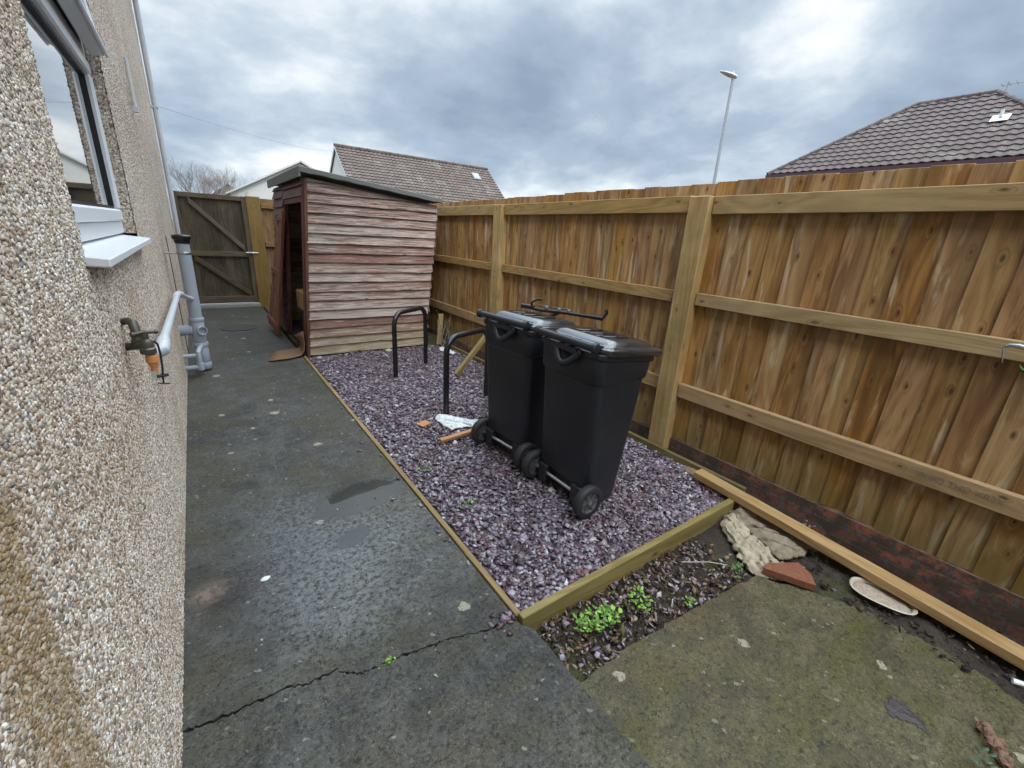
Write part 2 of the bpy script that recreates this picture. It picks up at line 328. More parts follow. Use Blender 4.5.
# ------------------------------------------------------------------ mesh helpers
SEED = [0]
class MB:
    def __init__(s): s.v = []; s.f = []; s.uv = []; s.c = []; s.hascol = False
    def add(s, verts, faces, uvs=None, col=None):
        o = len(s.v); s.v += [tuple(p) for p in verts]
        for i, f in enumerate(faces):
            s.f.append(tuple(o + k for k in f))
            s.uv.append(uvs[i] if uvs else [(verts[k][0] + verts[k][1] * .37, verts[k][2] + verts[k][1] * .11) for k in f])
            if col is not None: s.hascol = True
            s.c.append(col or (1, 1, 1))
        return s
    def plank(s, p0, p1, wd, w, td, t, t2=None, n=1, jit=0., skew=0.):
        """board from p0 to p1 (its centre line), w wide along wd, t thick along td (t2 at the +w edge: feather edge)"""
        p0, p1, wd, td = Vector(p0), Vector(p1), Vector(wd).normalized(), Vector(td).normalized()
        t2 = t if t2 is None else t2; L = (p1 - p0).length
        SEED[0] += 1; su = SEED[0] * 10 + 2.; sv = random.random() * 8
        vs = []; per = [0, w, w + t2, 2 * w + t2, 2 * w + t + t2]
        for i in range(n + 1):
            k = i / n; c = p0.lerp(p1, k)
            j1, j2, j3 = (random.uniform(-jit, jit) for _ in range(3)) if jit else (0, 0, 0)
            vs += [c - wd * (w / 2 + j1) + td * (t / 2 + j3), c + wd * (w / 2 + j2) + td * (t - t / 2 + (t2 - t) + j3 + skew), c + wd * (w / 2 + j2) - td * (t / 2 - j3 - skew), c - wd * (w / 2 + j1) - td * (t / 2 - j3)]
        fs = []; uvs = []
        for i in range(n):
            a = i * 4; v0 = sv + L * i / n; v1 = sv + L * (i + 1) / n
            for q in range(4):
                b = (q + 1) % 4
                fs.append((a + q, a + b, a + 4 + b, a + 4 + q)); uvs.append([(su + per[q], v0), (su + per[q + 1], v0), (su + per[q + 1], v1), (su + per[q], v1)])
        fs.append((3, 2, 1, 0)); uvs.append([(su, sv), (su + w, sv), (su + w, sv + .01), (su, sv + .01)])
        e = n * 4; fs.append((e, e + 1, e + 2, e + 3)); uvs.append([(su, sv), (su + w, sv), (su + w, sv + .01), (su, sv + .01)])
        # keep outward normals whatever the handedness
        if (p1 - p0).cross(wd).dot(td) > 0: fs = [f[::-1] for f in fs]; uvs = [u[::-1] for u in uvs]
        return s.add(vs, fs, uvs)
    def box(s, lo, hi):
        lo, hi = Vector(lo), Vector(hi); d = hi - lo; c = (lo + hi) / 2
        ax = max(range(3), key=lambda i: d[i]); o = [i for i in range(3) if i != ax]
        e = [Vector((1, 0, 0)), Vector((0, 1, 0)), Vector((0, 0, 1))]
        a = c.copy(); a[ax] = lo[ax]; b = c.copy(); b[ax] = hi[ax]
        return s.plank(a, b, e[o[0]], d[o[0]], e[o[1]], d[o[1]])
    def loft(s, rings, cap0=True, cap1=True, closed=True, flip=False):
        n = len(rings[0]); vs = [p for r in rings for p in r]; fs = []
        for i in range(len(rings) - 1):
            for k in range(n if closed else n - 1):
                k2 = (k + 1) % n
                fs.append((i * n + k, i * n + k2, (i + 1) * n + k2, (i + 1) * n + k))
        if cap0: fs.append(tuple(range(n))[::-1])
        if cap1: fs.append(tuple(range((len(rings) - 1) * n, len(rings) * n)))
        if flip: fs = [f[::-1] for f in fs]
        return s.add(vs, fs)
    def tube(s, pts, r, n=10, cap=True):
        pts = [Vector(p) for p in pts]; rs = r if isinstance(r, (list, tuple)) else [r] * len(pts)
        rings = []; prev = None
        for i, p in enumerate(pts):
            d = (pts[min(i + 1, len(pts) - 1)] - pts[max(i - 1, 0)]).normalized()
            if prev is None:
                a = Vector((0, 0, 1)) if abs(d.z) < .9 else Vector((1, 0, 0)); x = d.cross(a).normalized()
            else: x = (prev - d * prev.dot(d)).normalized()
            prev = x; y = d.cross(x)
            rings.append([p + (x * math.cos(2 * math.pi * k / n) + y * math.sin(2 * math.pi * k / n)) * rs[i] for k in range(n)])
        return s.loft(rings, cap, cap)
    def lathe(s, c, axis, prof, n=20, cap=True):
        c = Vector(c); d = Vector(axis).normalized(); a = Vector((0, 0, 1)) if abs(d.z) < .9 else Vector((1, 0, 0)); x = d.cross(a).normalized(); y = d.cross(x)
        return s.loft([[c + d * h + (x * math.cos(2 * math.pi * k / n) + y * math.sin(2 * math.pi * k / n)) * r for k in range(n)] for r, h in prof], cap, cap)
    def sphere(s, c, rx, ry=None, rz=None, n=12, m=8):
        ry = ry or rx; rz = rz or rx
        rings = [[Vector((c[0] + rx * math.sin(a) * math.cos(b), c[1] + ry * math.sin(a) * math.sin(b), c[2] - rz * math.cos(a))) for b in [2 * math.pi * k / n for k in range(n)]] for a in [max(.02, min(math.pi - .02, math.pi * i / m)) for i in range(m + 1)]]
        return s.loft(rings)
    def build(s, name, mat, parent=None, origin=None, local=False, smooth=False, bevel=0., kind=None):
        off = Vector((0, 0, 0))
        if parent is not None and not local:
            off = world_loc(parent)
        elif origin is not None: off = Vector(origin)
        me = bpy.data.meshes.new(name)
        me.from_pydata([(x - off.x, y - off.y, z - off.z) for x, y, z in s.v], [], s.f)
        ul = me.uv_layers.new(name='UVMap'); flat = [c for f in s.uv for p in f for c in p]; ul.data.foreach_set('uv', flat)
        if s.hascol:
            ca = me.attributes.new('col', 'FLOAT_COLOR', 'CORNER'); fl = []
            for f, c in zip(s.f, s.c): fl += [c[0], c[1], c[2], 1.] * len(f)
            ca.data.foreach_set('color', fl)
        me.materials.append(M[mat] if isinstance(mat, str) else mat)
        me.validate(); me.update()
        o = bpy.data.objects.new(name, me); COL.objects.link(o)
        if parent is not None: o.parent = parent
        elif origin is not None: o.location = off
        if smooth:
            for p in me.polygons: p.use_smooth = True
            try: me.set_sharp_from_angle(angle=R_(38))
            except Exception: pass
        if bevel:
            b = o.modifiers.new('edge', 'BEVEL'); b.width = bevel; b.segments = 1; b.limit_method = 'ANGLE'; b.angle_limit = R_(40)
        if kind: o['kind'] = kind
        return o
def world_loc(o):
    v = Vector((0, 0, 0))
    while o is not None: v += Vector(o.location); o = o.parent
    return v
def thing(name, label, cat, loc=(0, 0, 0), rotz=0, group=None):
    o = bpy.data.objects.new(name, None); COL.objects.link(o); o.location = loc; o.rotation_euler = (0, 0, rotz); o.empty_display_size = .1
    return tag(o, label, cat, group)
def tag(o, label, cat, group=None):
    o['label'] = label; o['category'] = cat
    if group: o['group'] = group
    return o
def dup(root, loc, rotz, label=None):
    r = root.copy(); COL.objects.link(r); r.location = loc; r.rotation_euler = (0, 0, rotz)
    if label: r['label'] = label
    for ch in list(root.children):
        c = ch.copy(); COL.objects.link(c); c.parent = r
        for g in ch.children:
            d = g.copy(); COL.objects.link(d); d.parent = c
    return r
def mesh_np(name, verts, faces, mat, uv=None, col=None, smooth=False, kind=None, parent=None):
    """numpy mesh: verts (N,3), faces (F,k), uv per vertex, col per face"""
    me = bpy.data.meshes.new(name); F, k = faces.shape
    me.vertices.add(len(verts)); me.vertices.foreach_set('co', verts.astype(np.float32).ravel())
    me.loops.add(F * k); me.loops.foreach_set('vertex_index', faces.astype(np.int32).ravel())
    me.polygons.add(F); me.polygons.foreach_set('loop_start', np.arange(0, F * k, k, dtype=np.int32)); me.polygons.foreach_set('loop_total', np.full(F, k, np.int32))
    me.update(calc_edges=True)
    if uv is not None:
        ul = me.uv_layers.new(name='UVMap'); ul.data.foreach_set('uv', uv[faces.ravel()].astype(np.float32).ravel())
    if col is not None:
        ca = me.attributes.new('col', 'FLOAT_COLOR', 'CORNER'); cc = np.repeat(np.c_[col, np.ones(F)], k, axis=0); ca.data.foreach_set('color', cc.astype(np.float32).ravel())
    if smooth: me.polygons.foreach_set('use_smooth', np.ones(F, bool))
    me.materials.append(M[mat]); me.validate()
    o = bpy.data.objects.new(name, me); COL.objects.link(o)
    if parent: o.parent = parent
    if kind: o['kind'] = kind
    return o
def grid_np(xs, ys):
    nx, ny = len(xs), len(ys); X, Y = np.meshgrid(xs, ys, indexing='ij')
    i, j = np.meshgrid(np.arange(nx - 1), np.arange(ny - 1), indexing='ij'); a = i * ny + j
    return X.ravel(), Y.ravel(), np.stack([a, a + ny, a + ny + 1, a + 1], -1).reshape(-1, 4)
def fbm(x, y, sc, oct=4, seed=0.):
    return np.array([mnoise.fractal(Vector((a * sc + seed, b * sc - seed, seed)), .9, 2.1, oct) for a, b in zip(x, y)])
X_, Y_, Z_ = (1, 0, 0), (0, 1, 0), (0, 0, 1)

# ------------------------------------------------------------------ SETTING: ground, path, slab, soil, bed
m = MB(); m.add([(-400, -400, -.30), (400, -400, -.30), (400, 400, -.30), (-400, 400, -.30)], [(0, 1, 2, 3)]); m.build('ground', 'soil', kind='structure')

crack = [(-.25, 1.282), (-.16, 1.268), (-.068, 1.262), (.03, 1.262), (.10, 1.237), (.197, 1.240), (.225, 1.205), (.264, 1.179), (.33, 1.172), (.42, 1.166), (.52, 1.146), (.60, 1.135), (.70, 1.098), (.80, 1.082), (.872, 1.062)]
def wiggle(pts, n, amp, seed):
    out = []; r = random.Random(seed)
    for a, b in zip(pts[:-1], pts[1:]):
        for i in range(n):
            k = i / n; out.append((a[0] + (b[0] - a[0]) * k + (r.uniform(-amp, amp) if i else 0), a[1] + (b[1] - a[1]) * k + (r.uniform(-amp, amp) if i else 0)))
    return out + [pts[-1]]
crack = wiggle(crack, 9, .0055, 3)
crk = random.Random(5)
gap = [(.0010 + crk.choice((0, 0, 0, 0, .004, .007)) * crk.random() + .0035 * abs(mnoise.noise(Vector((x * 9, 3.3, 0)))) + .0035 * max(0, .3 - x)) for x, y in crack]
m = MB()
def prism(m, poly, z0, z1):
    n = len(poly); vs = [(x, y, z1) for x, y in poly] + [(x, y, z0) for x, y in poly]
    m.add(vs, [tuple(range(n))] + [(i + n, (i + 1) % n + n, (i + 1) % n, i) for i in range(n)])
far = [(x, y + g) for (x, y), g in zip(crack, gap)] + [(.872, 9.7), (-.25, 9.7)]
prism(m, far, -.25, 0)
near = [(-.25, -3.), (.905, -3.), (.905, 1.00), (.874, 1.035)] + [(x, y - g) for (x, y), g in list(zip(crack, gap))[::-1]]
prism(m, near, -.25, -.002)
m.build('concrete_path', 'path', kind='structure')
# yard beyond the path's far left corner and behind the shed
m = MB(); m.box((.91, 5.47, -.28), (2.86, 9.7, -.012)); m.build('yard_surface', 'slab', kind='structure')
# mossy slab, its far edge broken
edge = wiggle([(.915, .735), (1.2, .742), (1.5, .715), (1.8, .69), (2.05, .66)], 6, .006, 9)
redge = wiggle([(2.12, -3.), (2.16, -.9), (2.22, -.5), (2.27, -.19), (2.31, .035), (2.28, .265), (2.17, .475), (2.06, .655)], 7, .016, 21)
m = MB(); prism(m, [(.915, -3.)] + redge + edge[:25][::-1], -.25, -.028); m.build('mossy_slab', 'slab', kind='structure')
# soil: trench in front of the bed, strip along the brick footing, creeping over the slab's right edge
xs = np.linspace(.88, 2.89, 150); ys = np.concatenate([np.linspace(-2.6, -.5, 50), np.linspace(-.48, 1.2, 150), np.linspace(1.25, 9.3, 120)])
X, Y, F = grid_np(xs, ys)
n1 = fbm(X, Y, 5, 4, 2.); n2 = fbm(X, Y, 28, 3, 7.)
creep = np.clip((X - 2.17 - .10 * n1 + .16 * np.clip(Y - .2, -.5, .5) + .06 * np.clip(-Y, 0, 1)) / .12, 0, 1)
Z = -.078 + .014 * n1 + .008 * n2 + .053 * creep * np.clip((.66 - Y) / .1, 0, 1) + .03 * np.clip((X - 2.2) / .3, 0, 1) * (Y >= .72)
Z = np.where((Y > 1.06) & (X < 2.71), -.12, Z)
Z = np.where((Y > 1.06) & (X > 2.71), -.05 + .014 * n1 + .006 * n2, Z)
Z = Z - .12 * np.clip((X - 2.60) / .2, 0, 1) * np.clip((1.6 - Y) / .6, 0, 1) * (1 - ((Y > 1.06) & (X < 2.71)))
mesh_np('soil', np.c_[X, Y, Z], F, 'soil', smooth=True, kind='structure')

# bed grit under the chips
bx0, bx1, by0, by1 = .906, 2.70, 1.072, 5.46
X, Y, F = grid_np(np.linspace(bx0, bx1, 90), np.linspace(by0, by1, 200))
hb = lambda x, y: -.012 + .010 * np.sin(x * 3.1 + 1) * np.sin(y * 2.3) + .006 * np.sin(x * 9 + y * 7)
mesh_np('gravel_base', np.c_[X, Y, hb(X, Y) - .008], F, 'grit', smooth=True, kind='structure')

def flakes(name, xy, z, size, thick, cols, mat, label, tilt=.45, asp=(.45, .9), kind='stuff'):
    N = len(xy); nv = 5
    ang = np.sort((np.arange(nv)[None] + rng.uniform(-.32, .32, (N, nv))) / nv * 2 * np.pi, axis=1)
    rad = rng.uniform(.72, 1.12, (N, nv)) * size[:, None]
    px = np.cos(ang) * rad; py = np.sin(ang) * rad * rng.uniform(*asp, N)[:, None]
    th = rng.uniform(0, 2 * np.pi, N); c, s = np.cos(th)[:, None], np.sin(th)[:, None]
    qx, qy = c * px - s * py, s * px + c * py
    tx, ty = rng.normal(0, tilt, N)[:, None], rng.normal(0, tilt, N)[:, None]
    qz = tx * qx + ty * qy
    nrm = np.stack([-tx[:, 0], -ty[:, 0], np.ones(N)], -1); nrm /= np.linalg.norm(nrm, axis=1)[:, None]
    base = np.stack([qx + xy[:, :1], qy + xy[:, 1:], qz + z[:, None]], -1)
    hi = base + nrm[:, None] * (thick / 2)[:, None, None]; lo = base - nrm[:, None] * (thick / 2)[:, None, None]
    V = np.concatenate([hi, lo], 1).reshape(-1, 3); o = (np.arange(N) * 10)[:, None]
    # the top fan is one pentagon, the sides are quads: triangles keep a single face size
    T = [o + np.array([[0, k, k + 1]]) for k in range(1, 4)]
    for k in range(5):
        k2 = (k + 1) % 5; T += [o + np.array([[k + 5, k2 + 5, k2]]), o + np.array([[k + 5, k2, k]])]
    Fc = np.stack(T, 1).reshape(-1, 3)
    ob = mesh_np(name, V, Fc, mat, col=np.repeat(cols, 13, axis=0), kind=kind)
    if kind == 'stuff': ob['label'] = label; ob['category'] = label.split()[-1] if 0 else name.replace('_', ' ')
    return ob
def pick(N, pal, w, var=.18):
    i = rng.choice(len(pal), N, p=np.array(w) / sum(w)); c = np.array(pal)[i]
    return c * rng.uniform(1 - var, 1 + var, (N, 1)) * rng.uniform(.95, 1.05, (N, 3))
plum = [(.175, .132, .160), (.105, .070, .085), (.26, .220, .262), (.36, .33, .375), (.055, .034, .040), (.15, .078, .082), (.50, .48, .50)]
N = 30000
xy = np.c_[rng.uniform(bx0 + .01, bx1 - .01, N), by0 + .012 + (by1 - by0 - .03) * rng.uniform(0, 1, N) ** 1.25]
zc = hb(xy[:, 0], xy[:, 1]) + rng.uniform(-.004, .016, N)
NS = 40      # a few spilled over the edging onto the path
xs_ = np.c_[.86 - rng.exponential(.03, NS), np.where(rng.uniform(0, 1, NS) < .4, 1.09 + rng.normal(0, .02, NS), rng.uniform(1.1, 5.3, NS))]
xy = np.r_[xy, xs_]; zc = np.r_[zc, np.full(NS, .005)]; N += NS
flakes('slate_chippings', xy, zc, np.clip(rng.lognormal(math.log(.0135), .34, N), .005, .030), rng.uniform(.002, .006, N), pick(N, plum, [.27, .20, .22, .12, .09, .075, .025]), 'chips', 'plum and lilac slate chippings filling the timber edged bed', tilt=.28)
# litter: slate, bark and leaf bits on the soil
N = 3300; k = rng.uniform(0, 1, N)
xy = np.where((k < .72)[:, None], np.c_[rng.uniform(.93, 2.5, N), .70 + .33 * rng.uniform(0, 1, N)], np.c_[rng.uniform(2.24, 2.84, N), rng.uniform(-.7, .75, N)])
zz = np.where(xy[:, 1] > .66, -.066, -.018) + rng.uniform(-.004, .012, N)
zz = zz - .12 * np.clip((xy[:, 0] - 2.60) / .2, 0, 1) * np.clip((1.6 - xy[:, 1]) / .6, 0, 1)
zz = np.where((xy[:, 0] > 2.2) & (xy[:, 1] > .66), -.042, zz)
cov = (xy[:, 0] > 2.06) & (xy[:, 0] < 2.64) & (xy[:, 1] > .56) & (xy[:, 1] < 1.06) & (rng.uniform(0, 1, N) < .93); xy, zz = xy[~cov], zz[~cov]; N = len(xy)
dk = (xy[:, 1] < .64)
lit = [(.06, .04, .026), (.15, .095, .06), (.022, .016, .014), (.20, .155, .19), (.36, .32, .36), (.27, .20, .125), (.08, .08, .03)]
NG = 60; xg = np.c_[rng.uniform(-.22, .86, NG), .6 + 6 * rng.uniform(0, 1, NG) ** 1.5]
cl_ = np.where(dk[:, None], pick(N, lit, [.25, .06, .55, .03, .02, .05, .04], .4) * .6, pick(N, lit, [.22, .2, .16, .17, .08, .11, .06], .3)); sz_ = rng.uniform(.004, .018, N) * rng.uniform(.6, 1.3, N); th_ = rng.uniform(.001, .004, N)
cl_ = np.r_[cl_, pick(NG, [(.4, .38, .34), (.25, .2, .15), (.14, .1, .12), (.07, .05, .04)], [.3, .2, .2, .3])]
flakes('ground_litter', np.r_[xy, xg], np.r_[zz, np.full(NG, .003)], np.r_[sz_, rng.uniform(.003, .010, NG)], np.r_[th_, np.full(NG, .003)], cl_, 'litter', 'dead leaf, bark and grit bits scattered over the soil and the path', tilt=.5, asp=(.2, .8))

# ------------------------------------------------------------------ timber edging
def single(name, mb, mat, label, cat, origin, group=None, **kw): return tag(mb.build(name, mat, origin=origin, **kw), label, cat, group)
m = MB(); m.plank((.889, 1.07, -.05), (.889, 5.47, -.05), X_, .03, Z_, .125, n=12, jit=.0015)
single('edging_board', m, 'path_edge', 'thin brown timber edging strip between concrete path and slate chippings', 'edging board', (.889, 3.2, -.1), bevel=.003)
m = MB(); m.plank((.878, 1.052, -.042), (2.60, 1.052, -.042), Y_, .036, Z_, .145, n=6, jit=.001)
single('edging_board', m, 'edge_timber', 'greenish timber board closing the near end of the slate bed', 'edging board', (1.8, 1.052, -.11), bevel=.003)
m = MB(); m.plank((2.722, 1.075, -.03), (2.722, 5.46, -.03), X_, .032, Z_, .12, n=12, jit=.0015)
single('edging_board', m, 'edge_timber', 'mossy timber edging strip along the foot of the tall fence', 'edging board', (2.722, 3.2, -.1), bevel=.003)
m = MB(); m.plank((2.572, 1.335, .056), (2.40, -.62, .036), X_, .088, Z_, .046, n=4, jit=.0008)
single('timber_plank', m, 'new_timber', 'long pale yellow timber length lying on the ground beside the brick footing', 'plank', (2.55, .8, 0), bevel=.003)

# ------------------------------------------------------------------ HOUSE
house = thing('house', 'pebbledashed house with white window along the left of the path', 'house', (-.25, 4.5, 0))
hx = -.25; oy0, oy1, oz0, oz1 = 1.655, 3.20, 1.405, 2.62
def prog(a, b, f):
    out = [a]
    while out[-1] < b: out.append(out[-1] + f(out[-1]))
    out[-1] = b
    return out
stp = lambda y: .0028 if y < 1.3 else .0028 + (y - 1.3) * .0052
ysg = prog(.30, oy0, stp)[:-1] + prog(oy0, oy1, stp)[:-1] + prog(oy1, 9.45, stp)
zst = lambda z: .0034 if z < 2.3 else .0034 + (z - 2.3) * .02
ozw = 1.370; zsg = prog(-.05, ozw, zst)[:-1] + prog(ozw, oz1, zst)[:-1] + prog(oz1, 5.3, zst)
ysg, zsg = np.array(ysg), np.array(zsg)
Yw, Zw, F = grid_np(ysg, zsg)
fc = np.stack([Yw[F].mean(1), Zw[F].mean(1)], 1)
keep = ~((fc[:, 0] > oy0) & (fc[:, 0] < oy1) & (fc[:, 1] > ozw) & (fc[:, 1] < oz1)); F = F[keep]
mesh_np('wall', np.c_[np.zeros_like(Yw), Yw - 4.5, Zw], F, 'pebble', uv=np.c_[Yw, Zw], smooth=True, parent=house)
# reveals of the opening, in the same dash
def reveal(p00, du, dv, nu, nv, uv0):
    a = np.linspace(0, 1, nu); b = np.linspace(0, 1, nv); A, B, F = grid_np(a, b); P = np.array(p00) + A[:, None] * np.array(du) + B[:, None] * np.array(dv)
    return P - np.array([-.25, 4.5, 0]), F, np.c_[uv0[0] + A * np.linalg.norm(du), uv0[1] + B * np.linalg.norm(dv)]
parts = [reveal((hx, oy1, oz0), (-.075, 0, 0), (0, 0, oz1 - oz0), 26, 260, (20, 0)), reveal((hx, oy0, oz1), (-.075, 0, 0), (0, 0, oz0 - oz1), 26, 300, (22, 0)), reveal((hx, oy1, oz1), (-.075, 0, 0), (0, oy0 - oy1, 0), 26, 260, (24, 0))]
VV, FF, UU, o = [], [], [], 0
for P, f, u in parts: VV.append(P); FF.append(f + o); UU.append(u); o += len(P)
mesh_np('reveal', np.concatenate(VV), np.concatenate(FF), 'pebble', uv=np.concatenate(UU), smooth=True, parent=house)
# the rest of the shell: near part out of sight, gable end and rear, roof
m = MB(); m.box((-.60, -6, -.2), (-.254, .299, 5.3)); m.build('near_wall', 'pebble', house)
m = MB(); m.box((-7, -6, -.2), (-.601, .30, 5.3)); m.box((-7, .302, -.2), (-.62, 9.449, 5.3)); m.build('rear_wall', 'render', house)
m = MB(); m.box((-.62, 9.40, -.2), (-.258, 9.448, 5.3)); m.box((-.62, .31, -.2), (-.36, 9.39, 1.30)); m.box((-.62, .31, 2.68), (-.36, 9.39, 5.3)); m.box((-.62, .31, 1.3), (-.40, 1.6, 2.68)); m.box((-.62, 3.26, 1.3), (-.40, 9.39, 2.68)); m.build('wall_core', 'render', house)
m = MB(); m.add([(.1, -6.3, 5.3), (.1, 9.8, 5.3), (-3.6, 9.8, 7.6), (-3.6, -6.3, 7.6), (-7.3, -6.3, 5.3), (-7.3, 9.8, 5.3)], [(0, 1, 2, 3), (3, 2, 5, 4), (0, 3, 4), (1, 5, 2), (0, 4, 5, 1)]); m.build('roof', 'tile_brown', house)
# window
fx0, fx1 = -.365, -.298
m = MB()
m.box((fx0, oy0 + .004, oz0), (fx1, oy1 - .004, oz0 + .06)); m.box((fx0, oy0 + .004, oz1 - .05), (fx1, oy1 - .004, oz1 - .002))
m.box((fx0, oy1 - .064, oz0 + .06), (fx1, oy1 - .004, oz1 - .05)); m.box((fx0, oy0 + .004, oz0 + .06), (fx1, oy0 + .064, oz1 - .05)); m.box((fx0, oy0 + .064, 2.165), (fx1, oy1 - .064, 2.235))
win = m.build('window', 'upvc', house, bevel=.006)
m = MB(); a, b, c, d = oy0 + .066, oy1 - .066, oz0 + .062, 2.163
sx0, sx1 = -.355, -.284
m.box((sx0, a, c), (sx1, b, c + .055)); m.box((sx0, a, d - .055), (sx1, b, d)); m.box((sx0, a, c + .055), (sx1, a + .055, d - .055)); m.box((sx0, b - .055, c + .055), (sx1, b, d - .055)); m.build('sash', 'upvc', win, bevel=.008)
m = MB(); a2, b2, c2, d2 = a + .056, b - .056, c + .056, d - .056
m.box((-.325, a2, c2), (-.305, b2, c2 + .012)); m.box((-.325, a2, d2 - .012), (-.305, b2, d2)); m.box((-.325, a2, c2 + .012), (-.305, a2 + .012, d2 - .012)); m.box((-.325, b2 - .007, c2 + .012), (-.3045, b2, d2 - .012)); m.build('seal', 'seal', win)
m = MB(); m.box((-.332, a2 + .001, c2 + .001), (-.316, b2 - .001, d2 - .001)); m.build('pane', 'glass', win)
# top-hung fanlight, pushed open
ft = Vector((-.300, 0, oz1 - .03)); fb = Vector((-.252, 0, 2.205)); dn = (fb - ft).normalized(); out = Vector((-dn.z, 0, dn.x)); out = out if out.x > 0 else -out
m = MB(); y0, y1 = oy0 + .03, oy1 - .04; H = (fb - ft).length
def fl(h0, h1, ya, yb, t0=-.025, t1=.03):
    c = ft + dn * (h0 + h1) / 2 + out * (t0 + t1) / 2
    m.plank((c.x, ya, c.z), (c.x, yb, c.z), dn, h1 - h0, out, t1 - t0)
fl(0, .05, y0, y1); fl(H - .055, H, y0, y1); fl(.051, H - .056, y0, y0 + .05); fl(.051, H - .056, y1 - .05, y1); fl(H - .02, H + .004, y0 - .01, y1 + .01, .031, .045)
m.build('fanlight', 'upvc', win, bevel=.006)
m = MB(); fl(.052, H - .057, y0 + .051, y1 - .051, -.008, .008); m.build('fanlight_pane', 'glass', win)
for yy in (y0 + .08, y1 - .08): m = MB(); m.tube([(-.30, yy, 2.30), (-.245, yy, 2.27)], .006, 6); m.build('stay', 'steel', win)
m = MB(); m.add([(-.40, oy0 - .02, oz0 + .002), (-.196, oy0 - .02, oz0 - .022), (-.196, oy1 + .025, oz0 - .022), (-.40, oy1 + .025, oz0 + .002), (-.40, oy0 - .02, oz0 - .035), (-.196, oy0 - .02, oz0 - .048), (-.196, oy1 + .025, oz0 - .048), (-.40, oy1 + .025, oz0 - .035)], [(0, 1, 2, 3), (7, 6, 5, 4), (1, 5, 6, 2), (0, 4, 5, 1), (2, 6, 7, 3)])
m.build('sill', 'upvc', win, bevel=.004)
# downpipe at the corner
m = MB(); m.tube([(-.195, 9.36, .08), (-.195, 9.36, 5.25)], .034, 12)
for z in (.9, 3.05, 4.6): m.box((-.25, 9.325, z), (-.155, 9.40, z + .03))
m.build('downpipe', 'upvc_grey', house, smooth=True)
m = MB(); m.tube([(-.228, 4.9, 2.62), (-.228, 4.9, 2.30)], .012, 8); m.box((-.245, 4.88, 2.26), (-.21, 4.92, 2.30)); m.build('wall_plug', 'upvc_grey', house)
m = MB(); m.tube([(-.243, 6.17, 1.30), (-.242, 6.17, .9), (-.243, 6.18, .45), (-.242, 6.17, 0)], .004, 6); single('wall_joint', m, 'cable', 'thin dark joint line running straight down the pebbledash wall behind the soil pipe', 'cable', (-.24, 6.17, 0))  # dark joint line of the wall, built as a thin raised rod

# ------------------------------------------------------------------ soil pipe, waste pipe, tap
sp = thing('soil_pipe', 'upright grey plastic soil pipe with black cap beside the house wall', 'pipe', (-.095, 5.35, 0))
L = (-.095, 5.35, 0)
m = MB(); m.lathe(L, Z_, [(.055, .02), (.055, 1.30)], 24); m.build('pipe', 'pvc', sp, smooth=True)
m = MB()
for z, h, r in ((.03, .06, .066), (.09, .17, .060), (.255, .045, .067), (.30, .22, .0595), (.515, .04, .066)): m.lathe((L[0], L[1], z), Z_, [(r - .004, 0), (r, .006), (r, h - .006), (r - .004, h)], 24)
m.build('collar', 'pvc', sp, smooth=True)
m = MB(); m.lathe(L, Z_, [(.056, 1.265), (.062, 1.27), (.064, 1.30), (.076, 1.305), (.078, 1.335), (.070, 1.343), (.02, 1.35)], 24); m.build('cap', 'black_paint', sp, smooth=True)
m = MB(); m.lathe((-.252, 5.35, .43), X_, [(.052, 0), (.052, .09), (.057, .092), (.057, .11)], 20); m.build('branch', 'pvc', sp, smooth=True)
m = MB(); m.lathe((-.07, 5.30, .43), (.35, -.94, 0), [(.044, 0), (.044, .035), (.036, .035), (.036, .005)], 18); m.build('boss', 'pvc', sp, smooth=True)
m = MB(); m.lathe((L[0], L[1], 1.165), Z_, [(.0565, 0), (.0585, .003), (.0585, .022), (.0565, .025)], 20); m.tube([(-.252, 5.37, 1.177), (-.15, 5.37, 1.177)], .009, 8); m.build('bracket', 'steel', sp, smooth=True)
m = MB(); m.tube([(-.255, 5.12, .22), (-.145, 5.12, .22)], .021, 12); m.tube([(-.255, 5.12, .10), (-.125, 5.12, .10)], .024, 12); m.tube([(-.125, 5.12, .085), (-.125, 5.12, .19), (-.125, 5.125, .245), (-.115, 5.16, .268), (-.095, 5.30, .268)], .022, 12); m.lathe((-.125, 5.12, .07), Z_, [(.03, 0), (.03, .07)], 14); m.build('trap_pipe', 'pvc', sp, smooth=True)

wp = thing('waste_pipe', 'slim pale grey waste pipe slanting along the wall to the soil pipe', 'pipe', (-.2, 3.6, .8))
m = MB(); m.tube([(-.19, 2.56, .935), (-.188, 4.45, .868)], .0205, 14); m.tube([(-.188, 4.40, .870), (-.187, 4.64, .876), (-.175, 4.78, .870), (-.13, 5.14, .785), (-.10, 5.31, .745)], .0205, 14); m.build('pipe', 'pvc_pale', wp, smooth=True)
m = MB(); m.tube([(-.255, 2.50, .905), (-.215, 2.50, .905), (-.195, 2.51, .912), (-.190, 2.55, .924), (-.19, 2.64, .932)], [.026, .027, .029, .029, .027], 14); m.build('elbow', 'pvc_pale', wp, smooth=True); m = MB(); m.tube([(-.188, 4.50, .872), (-.187, 4.64, .876), (-.175, 4.78, .870), (-.16, 4.90, .842)], .0255, 14); m.build('elbow', 'pvc_pale', wp, smooth=True)

